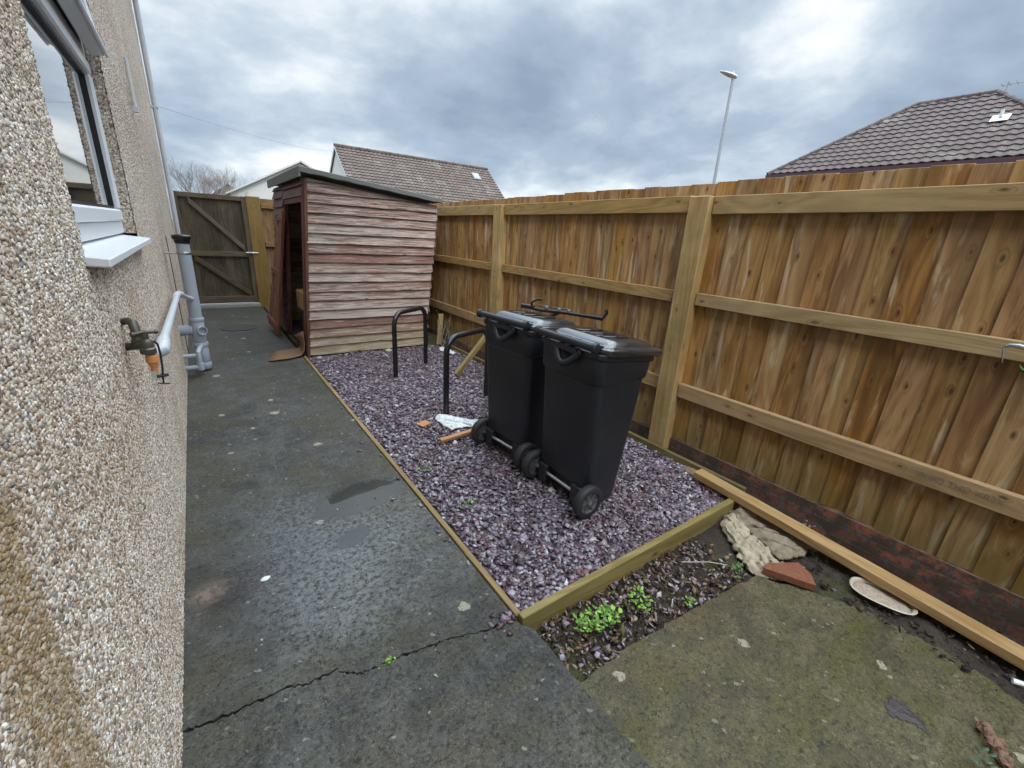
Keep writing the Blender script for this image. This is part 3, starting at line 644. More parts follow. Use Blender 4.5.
tp = thing('outdoor_tap', 'tarnished brass outdoor tap with orange hose connector on the pebbledash wall', 'tap', (-.25, 1.95, 1.05)); 
m = MB(); m.tube([(-.262, 2.03, 1.115), (-.222, 1.99, 1.128), (-.208, 1.97, 1.122), (-.203, 1.955, 1.095), (-.203, 1.945, 1.055)], [.014, .014, .016, .017, .017], 12); m.tube([(-.26, 1.98, 1.025), (-.22, 1.955, 1.03), (-.17, 1.90, 1.045)], [.017, .015, .019], 12)
m.lathe((-.172, 1.90, 1.035), Z_, [(.018, -.028), (.027, -.024), (.027, -.006), (.021, 0), (.021, .022), (.016, .03), (.011, .034), (.011, .06)], 14); m.lathe((-.203, 1.945, 1.035), Z_, [(.021, 0), (.021, .025)], 8); m.lathe((-.203, 1.95, 1.075), Z_, [(.021, 0), (.021, .012)], 8); m.build('body', 'brass', tp, smooth=True)
m = MB(); m.tube([(-.207, 1.885, 1.092), (-.172, 1.90, 1.097), (-.138, 1.915, 1.092)], [.0065, .008, .0065], 10); m.sphere((-.207, 1.885, 1.092), .009); m.sphere((-.138, 1.915, 1.092), .009); m.build('handle', 'brass', tp, smooth=True)
m = MB(); m.lathe((-.165, 1.90, .955), Z_, [(.012, -.018), (.012, 0), (.016, .002), (.017, .014), (.022, .018), (.022, .040), (.019, .05)], 16); m.build('hose_connector', 'orange', tp, smooth=True)
m = MB(); m.tube([(-.152, 1.93, 1.05), (-.145, 1.97, 1.03), (-.145, 2.0, .98), (-.152, 2.04, .90), (-.158, 2.06, .868)], .004, 6); m.tube([(-.175, 2.05, .868), (-.14, 2.07, .866)], .008, 8); m.tube([(-.158, 2.06, .868), (-.160, 2.06, .83)], .004, 6); m.tube([(-.178, 2.05, .837), (-.14, 2.07, .824)], .003, 6); m.build('hanging_cord', 'cable', tp, smooth=True)

tp.location = (-.25, 1.93, 1.085); tp.scale = (.86, .86, .86)
# ------------------------------------------------------------------ FENCE along the right
fence = thing('timber_fence', 'tall brown timber fence of upright boards and three rails on the right', 'fence', (2.88, 4., 0))
posts = [-3.08, -.62, 1.84, 4.30, 6.76, 9.2]
y = -3.2; m = MB(); bay = 1; ti = lambda yy: 1.925 - .006 * yy + random.uniform(-.006, .006)
def boards(y0, y1):
    m = MB(); y = y0
    while y < y1:
        w = .150 + random.uniform(-.004, .004); b0 = .062 + random.uniform(-.012, .012); tl = random.uniform(-.008, .008)
        m.plank((2.897, y + .066, b0), (2.897, y + .066 + tl, ti(y)), Y_, w, (-1, 0, 0), .009, .021, n=3, jit=.0012, skew=.0)
        y += .133 + random.uniform(-.003, .003)
    return m
for a, b in zip(posts[:-1], posts[1:]):
    boards(a, b - .01).build('board_panel', 'fence_board', fence, bevel=.0015)
for a, b in zip(posts[:-1], posts[1:]):
    for z, h in ((1.775, .11), (1.152, .085), (.475, .105)):
        e = random.uniform(-.006, .006)
        m = MB(); m.plank((2.858, a + .082, z + e), (2.858, b - .082, z + random.uniform(-.006, .006)), Z_, h, X_, .044, n=6, jit=.0012); m.build('rail', 'fence_rail', fence, bevel=.003)
for a in posts:
    tl = random.uniform(-.008, .008)
    m = MB(); m.plank((2.838, a, -.3), (2.838 + tl * .3, a + tl, 1.826), Y_, .15, X_, .092, n=4, jit=.001); m.build('post', 'fence_post', fence, bevel=.005)
m = MB()
for i, (dx, a) in enumerate(((2.79, 1.75), (2.80, 1.84))): pass
cu = bpy.data.curves.new('stamp', 'FONT'); cu.body = 'W 0Q THD XR3X'; cu.size = .040; cu.extrude = .0002; to = bpy.data.objects.new('stamp', cu); COL.objects.link(to)
dg = bpy.context.evaluated_depsgraph_get(); me = bpy.data.meshes.new_from_object(to.evaluated_get(dg)); bpy.data.objects.remove(to)
st_o = bpy.data.objects.new('stamp', me); COL.objects.link(st_o); me.materials.clear(); me.materials.append(M['ink']); st_o.parent = [c for c in fence.children if c.name.startswith('rail')][5]
st_o.matrix_local = Matrix(((0, 0, -1, 2.8345 - 2.88), (-1, 0, 0, .36 - 4.), (0, 1, 0, .468), (0, 0, 0, 1))); st_o['kind'] = 'structure'; del st_o['kind']
# brick footing under the boards
m = MB(); vs = [(2.866, -4, .066), (2.866, 9.3, .066), (2.866, 9.3, -.28), (2.866, -4, -.28), (3.0, -4, .066), (3.0, 9.3, .066), (3.0, 9.3, -.28), (3.0, -4, -.28)]
m.add(vs, [(0, 1, 2, 3)], [[(-4, .058), (9.3, .058), (9.3, -.28), (-4, -.28)]]); m.add(vs, [(0, 4, 5, 1)], [[(-4, .0), (-4, .17), (9.3, .17), (9.3, 0)]]); m.add(vs, [(4, 7, 6, 5)], [[(-4, .058), (-4, -.28), (9.3, -.28), (9.3, .058)]])
single('brick_footing', m, 'brick', 'low dark red brick footing beneath the tall timber fence', 'brick wall', (2.9, 2, -.28))

# back fence right of the gate
bf = thing('timber_fence', 'lighter orange brown fence behind the shed, right of the gate', 'fence', (1.9, 9.45, 0))
m = MB(); x = 1.06
while x < 2.82: m.plank((x + .06, 9.475, .05), (x + .06, 9.475, 1.90 + random.uniform(-.01, .01)), X_, .14, Y_, .018, .009, n=2, jit=.001); x += .122
m.build('board_panel', 'fence_far', bf, bevel=.0015)
for z in (1.78, 1.12, .42): m = MB(); m.plank((1.07, 9.436, z), (2.83, 9.436, z), Z_, .085, Y_, .044, n=2); m.build('rail', 'fence_far', bf, bevel=.003)
gp = MB(); gp.plank((.950, 9.43, -.15), (.950, 9.43, 1.92), X_, .218, Y_, .10, n=3, jit=.001); single('gate_post', gp, 'gate_post', 'broad timber post at the latch side of the wooden gate', 'post', (.95, 9.43, 0), bevel=.006)

# gate
gt = thing('wooden_gate', 'dark weathered board gate with two diagonal braces closing the path', 'gate', (.35, 9.42, 0))
m = MB(); x = -.20
while x < .80: m.plank((x + .052, 9.455 + random.uniform(-.004, .004), .07), (x + .052, 9.455, 1.89 + random.uniform(-.012, .012)), X_, .1045, Y_, .02, n=4, jit=.0005); x += .1025
m.build('board_panel', 'gate', gt, bevel=.0015)
for z, h in ((1.865, .075), (.935, .085), (.14, .11)): m = MB(); m.plank((-.125, 9.418, z), (.80, 9.418, z), Z_, h, Y_, .045, n=3, jit=.001); m.build('rail', 'gate_rail', gt, bevel=.003)
for xx, w in ((-.165, .08), (.805, .07)): m = MB(); m.plank((xx, 9.416, .07), (xx, 9.416, 1.905), X_, w, Y_, .05, n=3, jit=.001); m.build('stile', 'gate_rail', gt, bevel=.003)
for p, q in (((.01, 1.79), (.735, 1.03)), ((-.03, .86), (.745, .225))): m = MB(); m.plank((p[0], 9.412, p[1]), (q[0], 9.412, q[1]), (0, 0, 1), .095, Y_, .035, n=3, jit=.001); m.build('brace', 'gate_rail', gt, bevel=.003)
m = MB(); m.tube([(.74, 9.375, .965), (.93, 9.365, .965)], .012, 8); m.box((.76, 9.37, .945), (.79, 9.385, .99)); m.box((.84, 9.37, .945), (.87, 9.385, .99)); m.sphere((.80, 9.36, .965), .02); m.build('latch', 'steel', gt, smooth=True)
m = MB(); m.box((-.20, 9.36, -.01), (.86, 9.52, .055)); single('doorstep', m, 'threshold', 'pale concrete strip at the foot of the wooden gate', 'step', (.3, 9.44, 0), bevel=.006)
m = MB(); m.lathe((.36, 7.45, .0), Z_, [(.24, .0), (.24, .006), (.22, .007), (.215, .004), (.0, .004)], 28); single('drain_cover', m, 'iron', 'flat dark round drain cover in the path before the gate', 'drain cover', (.36, 7.45, 0))

# ------------------------------------------------------------------ SHED (leaning slightly to the right)
shed = thing('garden_shed', 'peeling red stained timber shed with sloping felt roof and open doorway', 'shed', (1.7, 6.5, 0))
sh = .07
sx0, sx1, sy0, sy1 = .935, 2.455, 5.50, 7.70
lean = lambda x, z: x + z * (sh + .036 * (x - sx0) / (sx1 - sx0))
top = lambda x: 1.985 - (x - sx0) / (sx1 - sx0) * .165
def clad(m, along, c, outd, z0, ztop, a0, a1, leanf, n=7, jj=1.):
    """lapped boards: along = 'x' or 'y'; each board leans out at its foot"""
    z = z0
    while z < 2.2:
        h = .106 + random.uniform(-.006, .008); SEED[0] += 1; su = SEED[0] * 10 + 2; sv = random.random() * 8
        warp = random.uniform(-.005, .005)
        rings = []
        for i in range(n + 1):
            k = i / n; a = a0 + (a1 - a0) * k; zt = min(z + h + .012, ztop(a)); zb = min(z + jj * (random.uniform(-.003, .003) + warp * (k - .5)), zt - .001)
            o1 = .031 + jj * random.uniform(-.005, .007); o2 = .003
            def P(o, zz):
                if along == 'x': return (leanf(a, zz), c + outd * o, zz)
                return (leanf(c, zz) + outd * o, a, zz)
            rings.append([P(o1, zb), P(o2, zt), P(o2 - .012, zt), P(o1 - .014, zb)])
        if all(r[1][2] - r[0][2] < .003 for r in rings): break
        vs = [p for r in rings for p in r]; fs = []; uvs = []
        for i in range(n):
            q = i * 4; v0 = sv + abs(a1 - a0) * i / n; v1 = sv + abs(a1 - a0) * (i + 1) / n
            for e in range(4):
                e2 = (e + 1) % 4; fs.append((q + e, q + e2, q + 4 + e2, q + 4 + e)); w = [0, h, h + .012, 2 * h + .012, 2 * h + .024]
                uvs.append([(su + w[e], v0), (su + w[e + 1], v0), (su + w[e + 1], v1), (su + w[e], v1)])
        fs += [(0, 1, 2, 3), (n * 4 + 3, n * 4 + 2, n * 4 + 1, n * 4)]; uvs += [[(su, sv)] * 4] * 2
        m.add(vs, fs, uvs); z += h
m = MB(); clad(m, 'x', sy0, -1, .01, top, sx0 + .01, sx1 - .01, lean); m.build('front_wall', 'shed', shed)
m = MB(); clad(m, 'y', sx0, -1, .02, lambda a: 1.98, 6.83, sy1, lean, 5, .4); clad(m, 'y', sx0, -1, 1.80, lambda a: 1.985, 5.53, 6.83, lean, 3, .2); m.build('side_wall', 'shed_frame', shed)
m = MB(); clad(m, 'y', sx1, 1, .02, lambda a: 1.81, sy0 + .02, sy1, lean, 6); clad(m, 'x', sy1, 1, .02, top, sx0 + .01, sx1 - .01, lean, 4); m.build('rear_wall', 'shed', shed)
m = MB()
m.plank((sx0 + .004, sy0 - .012, .0), (lean(sx0 + .004, 1.98), sy0 - .012, 1.98), X_, .032, Y_, .035)
m.plank((sx0 - .012, sy0 + .031, .0), (lean(sx0 - .012, 1.98), sy0 + .031, 1.98), Y_, .056, X_, .02)
m.build('corner_post', 'shed_frame', shed, bevel=.002)
m = MB()
m.plank((sx0 + .015, 5.64, .02), (lean(sx0 + .015, 1.80), 5.64, 1.80), Y_, .06, X_, .05); m.plank((sx0 + .015, 6.81, .02), (lean(sx0 + .015, 1.80), 6.81, 1.80), Y_, .045, X_, .05); m.plank((lean(sx0 + .015, 1.77), 5.67, 1.77), (lean(sx0 + .015, 1.77), 6.78, 1.77), Z_, .06, X_, .05)
m.build('door_frame', 'shed_frame', shed, bevel=.002)
m = MB(); m.box((sx0 + .02, sy0 + .02, -.005), (sx1 - .02, sy1 - .02, .03)); m.build('floor', 'dark', shed)
# roof deck and felt with turned-down edges
rx0, rx1, ry0, ry1 = sx0 + sh * 2 - .075, sx1 + (sh + .036) * 1.82 + .03, sy0 - .10, sy1 + .08
zl, zr = 2.035, 1.858
def roofpt(k, y, dz): return (rx0 + (rx1 - rx0) * k, y, zl + (zr - zl) * k + dz)
n = 14; rings = []
for i in range(n + 1):
    k = i / n; w = random.uniform(-.006, .006)
    rings.append([roofpt(k, ry0, -.005 + w), roofpt(k, ry0 - .004, .050), roofpt(k, ry1, .050), roofpt(k, ry1, -.005), roofpt(k, ry1 - .02, 0), roofpt(k, ry0 + .02, 0)])
m = MB(); m.loft(rings); m.build('roof', 'felt', shed, bevel=.006)
m = MB(); m.plank(roofpt(.006, ry0 + .005, -.018), roofpt(.006, ry1 - .005, -.018), Z_, .07, X_, .02); m.build('fascia', 'felt', shed)
# door leaf swung right back against the side
m = MB()
A, B, Cc, D = Vector((.79, 6.64, .03)), Vector((1.02, 6.66, 1.66)), Vector((1.035, 7.22, 1.65)), Vector((.735, 7.24, .10))
nb = 6; inn = (D - A).cross(B - A).normalized(); inn = inn if inn.x < 0 else -inn
for i in range(nb):
    k = (i + .5) / nb; wv = (D - A); m.plank(A.lerp(D, k), B.lerp(Cc, k), wv, wv.length / nb - .003, inn, .012)
door = m.build('door', 'shed_door', shed, bevel=.001)
q = lambda u, v: A.lerp(D, u).lerp(B.lerp(Cc, u), v) + inn * .02
m = MB()
for v in (.06, .5, .94): m.plank(q(.02, v), q(.98, v), B - A, .07, inn, .024)
for v0, v1 in ((.09, .465), (.535, .91)): m.plank(q(.10, v0), q(.90, v1), D - A, .075, inn, .02)
m.plank(q(.02, .0), q(.02, 1.), D - A, .045, inn, .026); m.build('ledge', 'shed_door', door, bevel=.002)

bx = MB(); bx.box((1.06, 6.12, .41), (1.36, 6.70, .645)); single('cardboard_box', bx, 'card', 'brown cardboard box just inside the dark shed doorway', 'box', (1.26, 6.2, .395), bevel=.004)
m = MB(); rr = []
for i, (s_, z) in enumerate(((.8, .03), (1., .10), (1.02, .22), (.9, .34), (.55, .407))):
    rr.append([(1.24 + .20 * s_ * math.cos(a) * (1 + .12 * math.sin(3 * a + i)), 6.4 + .26 * s_ * math.sin(a) * (1 + .1 * math.cos(4 * a + i)), z) for a in [k * 2 * math.pi / 16 for k in range(16)]])
m.loft(rr); single('plastic_bag', m, 'bag', 'dark purple plastic bag under the box in the shed doorway', 'bag', (1.3, 6.2, .03), smooth=True)
# brown sheet curling out of the doorway
m = MB(); rows = []
prof = [(.50, .008), (.60, .010), (.70, .012), (.80, .016), (.86, .035), (.895, .09), (.905, .16), (.90, .23), (.905, .30)]
V = []
for i, (px, pz) in enumerate(prof):
    up = max(0, i - 3) / 5
    for j in range(9):
        k = j / 8; y = 5.44 + (.48 + .42 * up) * k - .05 * (i < 3) * (1 - k) - .12 * k * (i < 4) * (4 - i) / 4 + .05 * up
        V.append((px + .10 * k * (1 - up) - .02 * math.sin(k * 4) * up, y, max(.006, pz * (1 - (.15 + .65 * up) * k) + .006 * math.sin(k * 7 + i))))
fs = [(i * 9 + j, i * 9 + j + 1, (i + 1) * 9 + j + 1, (i + 1) * 9 + j) for i in range(8) for j in range(8)]
m.add(V, fs); o = single('floor_mat', m, 'carpet', 'curled brown felt sheet spilling onto the path at the shed corner', 'mat', (.75, 5.6, 0), smooth=True)
sd = o.modifiers.new('thick', 'SOLIDIFY'); sd.thickness = .007

# ------------------------------------------------------------------ cycle hoops
def hoop_mesh(w, h, r=.13):
    pts = [(-w / 2, 0, -.05), (-w / 2, 0, h - r)]
    for i in range(1, 7): a = math.pi - math.pi / 2 * i / 6; pts.append((-w / 2 + r + r * math.cos(a), 0, h - r + r * math.sin(a)))
    for i in range(0, 7): a = math.pi / 2 - math.pi / 2 * i / 6; pts.append((w / 2 - r + r * math.cos(a), 0, h - r + r * math.sin(a)))
    pts.append((w / 2, 0, -.05)); m = MB(); m.tube(pts, .0255, 14); return m
h1 = hoop_mesh(.60, .68).build('cycle_hoop', 'black_paint', origin=(0, 0, 0), smooth=True); h1.location = (1.83, 4.48, 0); h1.rotation_euler = (0, 0, math.atan2(.36, .54))
tag(h1, 'black metal cycle hoop standing clear in front of the red shed', 'bike rack', 'black cycle hoops in the slate bed')
h2 = h1.copy(); COL.objects.link(h2); h2.location = (1.86, 3.24, 0); h2.rotation_euler = (0, 0, math.atan2(.22, .52)); h2['label'] = 'black metal cycle hoop partly hidden behind the farther wheelie bin'

# ------------------------------------------------------------------ wheelie bins
def rr(x0, x1, hy, r, z, n=5, zf=None):
    pts = []
    for cx, cy, a0 in ((x1 - r, hy - r, 0), (x0 + r, hy - r, 90), (x0 + r, -hy + r, 180), (x1 - r, -hy + r, 270)):
        for i in range(n + 1):
            a = R_(a0 + 90 * i / n); px, py = cx + r * math.cos(a), cy + r * math.sin(a); pts.append((px, py, z if zf is None else z + zf(px)))
    return pts
wb = thing('wheelie_bin', 'black wheelie bin nearest the camera, in front of the other', 'wheelie bin', (1.62, 1.672, 0), 0, 'two black wheelie bins in the slate bed')
slope = lambda x: -.105 * x
m = MB()
secs = []
def sec(z, k=None, grow=0., zf=None, back=0.):
    k = z / .95 if k is None else k
    return rr(.010 - .040 * k - grow + back, .268 + .128 * k + grow, .212 + .024 * k + grow, .045 + .01 * k, z, 5, zf)
rings = [sec(.02, .03, -.012, None, .03), sec(.035, .04, 0, None, .028), sec(.135, None, 0, None, .022), sec(.155), sec(.30), sec(.55), sec(.785), sec(.790, None, .006), sec(.80, None, .010), sec(.90, .94, .010, lambda x: slope(x) * .8), sec(.925, .96, .010, slope)]
m.loft(rings)
rings = [rr(-.045, .415, .248, .06, .925, 5, slope), rr(-.05, .42, .252, .06, .932, 5, slope), rr(-.05, .42, .252, .06, .958, 5, slope), rr(-.04, .41, .242, .055, .962, 5, slope)]
m.loft(rings)
for yy in (-.12, 0, .12):   # front stiffening ribs under the rim
    m.box((.36, yy - .006, .80), (.405, yy + .006, .90))
for sy in (-1, 1):
    for xx in (.10, .20, .30): m.box((xx - .005, min(sy * .215, sy * .243), .80), (xx + .005, max(sy * .215, sy * .243), .885))
m.box((-.018, -.185, .035), (.04, -.115, .152)); m.box((-.018, .115, .035), (.04, .185, .152))
m.build('body', 'black_plastic', wb, local=True, smooth=True, bevel=.002)
m = MB()
rings = [rr(-.02, .465, .262, .05, .956, 6, slope), rr(-.025, .47, .266, .055, .962, 6, slope), rr(-.025, .47, .266, .055, .985, 6, slope), rr(-.018, .463, .259, .05, .993, 6, slope), rr(.035, .43, .225, .05, .999, 6, slope), rr(.05, .415, .212, .05, 1.018, 6, slope), rr(.075, .36, .185, .05, 1.030, 6, slope), rr(.10, .32, .16, .05, 1.028, 6, slope)]
m.loft(rings)
for yy in (-.10, 0, .10): m.plank((.11, yy, 1.019), (.31, yy, .998), Y_, .035, Z_, .007)
m.box((.455, -.085, .91), (.495, .085, .928)); m.build('lid', 'lid_plastic', wb, local=True, smooth=True, bevel=.002)
m = MB(); m.tube([(-.07, -.235, 1.0), (-.07, .235, 1.0)], .020, 14)
for yy in (-.20, -.04, .04, .20): m.plank((-.075, yy, .998), (.0, yy, .985), Y_, .045, Z_, .034)
for yy in (-.228, .228): m.lathe((-.07, yy - .015, 1.0), Y_, [(.022, 0), (.028, .004), (.028, .026), (.022, .03)], 14)
m.build('handle', 'black_plastic', wb, local=True, smooth=True, bevel=.002)
m = MB(); arc = [(-.055 - .035 * math.sin(math.pi * i / 8), -.095 + .19 * i / 8 - .02, .95 - .075 * math.sin(math.pi * i / 8)) for i in range(9)]; m.tube(arc, .019, 10); m.plank((-.06, -.10, .955), (-.06, .07, .955), Z_, .03, X_, .03); m.build('grip', 'black_plastic', wb, local=True, smooth=True)
m = MB(); m.tube([(0, -.27, .10), (0, .27, .10)], .011, 10); m.build('axle', 'steel', wb, local=True, smooth=True)
def wheel(side):
    c = (0, side * .243, .10); m = MB()
    m.lathe((c[0], c[1] - .026, c[2]), Y_, [(.066, 0), (.088, .0), (.097, .006), (.10, .014), (.10, .038), (.097, .046), (.088, .052), (.066, .052), (.064, .03), (.064, .02), (.066, 0)], 28, False); t = m.build('wheel', 'rubber', wb, local=True, smooth=True)
    m = MB(); m.lathe((c[0], c[1] - .020, c[2]), Y_, [(.012, -.004), (.02, -.004), (.022, .006), (.055, .010), (.066, .0), (.068, .004), (.068, .036), (.066, .04), (.055, .030), (.022, .034), (.02, .044), (.012, .044)], 24)
    for k in range(6):
        a = k * math.pi / 3; d = Vector((math.cos(a), 0, math.sin(a)))
        m.plank(Vector(c) + d * .02, Vector(c) + d * .064, (-d.z, 0, d.x), .012, Y_, .040)
    m.build('rim', 'hub', t, local=True, smooth=True)
wheel(-1); wheel(1)
wb2 = dup(wb, (1.605, 2.268, 0), R_(5.5), 'black wheelie bin behind the nearest one, touching its far side')

# ------------------------------------------------------------------ bicycle leaning behind the bins
bk = thing('bicycle', 'black bicycle with curved handlebars half hidden behind the wheelie bins', 'bicycle', (2.44, 2.7, 0))
def torus(m, c, ax, Rr, r, n=36, k=8):
    c = Vector(c); ax = Vector(ax).normalized(); a = ax.cross(Vector(Z_)).normalized(); b = ax.cross(a); rings = []
    for i in range(n + 1):
        t = 2 * math.pi * i / n; d = a * math.cos(t) + b * math.sin(t); rings.append([c + d * (Rr + r * math.cos(s)) + ax * r * math.sin(s) for s in [2 * math.pi * j / k for j in range(k)]])
    m.loft(rings, False, False)
fw, rw, ax = Vector((2.30, 3.30, .26)), Vector((2.44, 2.46, .26)), Vector((.97, .16, .10))
for c in (fw, rw):
    m = MB(); torus(m, c, ax, .240, .022); w = m.build('wheel', 'rubber', bk, smooth=True)
    m = MB(); torus(m, c, ax, .216, .010, 36, 6)
    for k in range(16):
        t = 2 * math.pi * k / 16; a = ax.cross(Vector(Z_)).normalized(); b = ax.cross(a).normalized(); d = a * math.cos(t) + b * math.sin(t); m.tube([c + d * .02, c + d * .215], .0012, 4)
    m.lathe(c - ax.normalized() * .04, ax, [(.016, 0), (.016, .08)], 10); wo = m.build('rim', 'steel', w, smooth=True); wo.location = (0, 0, 0)
hd = Vector((2.43, 2.84, .86)); bb = Vector((2.41, 2.76, .27)); st = Vector((2.44, 2.60, .52))
m = MB(); m.tube([fw, Vector((2.39, 2.95, .68)), hd], .014, 8); m.tube([hd - Vector((0, 0, .12)), bb], .017, 8); m.tube([hd, st + Vector((0, 0, -.05))], .015, 8); m.tube([st, bb], .015, 8); m.tube([bb, rw], .010, 8); m.tube([st, rw], .009, 8); m.build('frame', 'black_paint', bk, smooth=True)
hc = Vector((2.46, 2.74, .918)); hl, hr = Vector((2.275, 3.05, .935)), Vector((2.66, 2.44, .905)); dd = (hr - hl).normalized(); pp = Vector((-dd.y, dd.x, 0))
m = MB(); m.tube([hd, hc], .014, 8); m.tube([hl, hl.lerp(hc, .5) + Vector((0, 0, -.012)), hc, hc.lerp(hr, .5) + Vector((0, 0, .0)), hr, hr + dd * .03 + Vector((0, 0, .05)), hr + dd * .015 + Vector((0, 0, .075))], .015, 10)
g1 = hl + dd * .10; m.tube([g1, g1 + pp * -.02 + Vector((0, 0, .045)), g1 + dd * .045 + Vector((0, 0, .075)), g1 + dd * .085 + Vector((0, 0, .075))], .011, 8)
m.tube([hl, hl + dd * .12], .020, 10); m.tube([hr - dd * .10, hr], .019, 10); m.build('handlebar', 'black_paint', bk, smooth=True)
m = MB()
for t in (.32, .48, .60): c = hl.lerp(hr, t); m.tube([c + Vector((0, 0, -.01)), c + pp * .05 + Vector((0, 0, .02)), c + pp * .07 - dd * .09 + Vector((0, 0, .015))], .0055, 6); m.sphere(c + Vector((0, 0, .012)), .02, n=8, m=6)
m.build('brake_lever', 'hub', bk, smooth=True)
m = MB(); m.tube([st, st + Vector((.02, -.03, .10))], .012, 8); m.sphere(st + Vector((.03, -.03, .115)), .05, .12, .025); m.build('saddle', 'black_plastic', bk, smooth=True)

# ------------------------------------------------------------------ small things on the bed and the soil
def cloth(name, mat, label, cat, outline, base, amp, foldang, freq, origin, thick=.006, seed=1., lift=.008, res=.004, kind=None):
    """a crumpled cloth: folds over the outline's area"""
    P = [Vector((a, b)) for a, b in outline]; x0, x1 = min(p.x for p in P), max(p.x for p in P); y0, y1 = min(p.y for p in P), max(p.y for p in P)
    xs = np.arange(x0, x1, res); ys = np.arange(y0, y1, res); X, Y, F = grid_np(xs, ys)
    inside = np.zeros(len(X), bool); n = len(P); D = np.full(len(X), 9.)
    for i in range(n):
        a, b = P[i], P[(i + 1) % n]; c = ((a.y > Y) != (b.y > Y)) & (X < (b.x - a.x) * (Y - a.y) / (b.y - a.y + 1e-9) + a.x); inside ^= c
        t = np.clip(((X - a.x) * (b.x - a.x) + (Y - a.y) * (b.y - a.y)) / ((b - a).length_squared), 0, 1); D = np.minimum(D, np.hypot(X - a.x - t * (b.x - a.x), Y - a.y - t * (b.y - a.y)))
    ca, sa = math.cos(foldang), math.sin(foldang); s = X * ca + Y * sa; q = -X * sa + Y * ca
    nn = fbm(X, Y, 9, 3, seed); n3 = fbm(X, Y, 40, 3, seed + 4)
    w = np.sin((s + .05 * nn) * freq * 2 * np.pi + q * 6 + seed); edge = np.clip(D / .035, 0, 1) ** .5
    cr = 1 - np.abs(np.sin((s + .035 * nn) * freq * 3.3 * np.pi + q * 11 + 2.5 * n3)); cr2 = 1 - np.abs(n3) * 2.2
    Zc = base + lift * edge + amp * edge * (.25 + .95 * np.abs(w) ** .55 * (.75 + .5 * nn) + .25 * nn) + edge * .0035 * cr ** 2
    Zc = np.maximum(Zc, base + .002)
    sx = X + .25 * amp * np.cos((s + .05 * nn) * freq * 2 * np.pi) * ca; sy = Y + .25 * amp * np.cos((s + .05 * nn) * freq * 2 * np.pi) * sa
    keep = inside[F].all(1); F = F[keep]; used, inv = np.unique(F, return_inverse=True); V = np.c_[sx, sy, Zc][used] - np.array(origin)
    o = mesh_np(name, V, inv.reshape(-1, 4), mat, smooth=True); o.location = origin
    sd = o.modifiers.new('thick', 'SOLIDIFY'); sd.thickness = thick; sd.offset = -1
    if label: tag(o, label, cat)
    return o
tw = cloth('towel', 'towel', 'dirty cream towel lying crumpled against the near bed board', 'towel', [(2.383, 1.03), (2.50, 1.028), (2.43, .90), (2.36, .76), (2.25, .60), (2.16, .575), (2.10, .64), (2.07, .72), (2.175, .837), (2.27, .97)], -.058, .036, R_(-38), 15, (2.35, .83, -.05), seed=2.)
cloth('rag', 'rag', 'matted grey brown rag lying beside the cream towel', 'rag', [(2.46, 1.035), (2.60, 1.0), (2.64, .83), (2.58, .61), (2.42, .59), (2.28, .65), (2.33, .76), (2.38, .88)], -.040, .036, R_(20), 11, (2.5, .8, -.05), seed=6.)
cloth('rag', 'pinkrag', 'pinkish brown scrap of cloth on the chippings by the plank end', 'rag', [(2.60, 1.46), (2.67, 1.48), (2.69, 1.36), (2.66, 1.22), (2.60, 1.12), (2.52, 1.13), (2.52, 1.22), (2.58, 1.34)], .004, .014, R_(40), 10, (2.6, 1.3, 0), seed=3.)
cloth('plastic_sheet', 'polythene', 'crumpled white plastic sheet at the foot of the cycle hoop', 'plastic sheet', [(1.44, 3.06), (1.50, 3.13), (1.60, 3.07), (1.70, 2.90), (1.82, 2.80), (1.78, 2.70), (1.66, 2.76), (1.55, 2.82), (1.47, 2.80), (1.45, 2.92)], .004, .024, R_(30), 9, (1.55, 2.95, 0), thick=.0015, seed=8.)
m = MB(); prism(m, [(2.10, .655), (2.16, .66), (2.30, .575), (2.265, .50), (2.20, .455)], -.032, .004); single('broken_tile', m, 'terracotta', 'broken terracotta tile at the edge of the mossy slab', 'tile', (2.2, .57, -.03), bevel=.002)
# oval dish
dh = thing('oval_dish', 'cream rimmed oval dish full of dried dirt under the plank', 'dish', (2.405, .255, -.03))
def oval(a, b, z, n=32): 
    d = Vector((.22, -.975)); e = Vector((.975, .22)); return [(2.405 + d.x * a * math.copysign(abs(math.cos(t)) ** .75, math.cos(t)) + e.x * b * math.copysign(abs(math.sin(t)) ** .75, math.sin(t)), .255 + d.y * a * math.copysign(abs(math.cos(t)) ** .75, math.cos(t)) + e.y * b * math.copysign(abs(math.sin(t)) ** .75, math.sin(t)), z) for t in [2 * math.pi * k / n for k in range(n)]]
m = MB(); m.loft([oval(.10, .055, -.03), oval(.114, .068, -.015), oval(.122, .076, .004)], True, False, flip=False); m.build('dish_side', 'dish_dark', dh, smooth=True)
m = MB(); m.loft([oval(.122, .076, .0041), oval(.126, .080, .008), oval(.121, .075, .011), oval(.112, .066, .006), oval(.108, .063, -.004)], False, False); m.build('rim', 'dish_rim', dh, smooth=True)
m = MB(); m.loft([oval(.110, .065, -.006), oval(.08, .045, .001), oval(.05, .025, -.003), oval(.012, .006, .003)], False, True); m.build('dirt', 'dish_dirt', dh, smooth=True)
m = MB(); m.plank((1.30, 2.655, .022), (1.66, 2.685, .03), Y_, .042, Z_, .022); single('timber_offcut', m, 'stick', 'short orange wood offcut on the chippings beside the bin wheel', 'wood offcut', (1.46, 2.67, 0), bevel=.002)
m = MB(); m.plank((2.16, 4.02, .02), (2.58, 4.10, .41), (0, 1, 0), .05, (-.6, 0, .75), .05, n=3, jit=.002); single('timber_offcut', m, 'log', 'yellowish wood offcut propped up at an angle behind the cycle hoop', 'wood offcut', (2.3, 4.05, 0), bevel=.003)
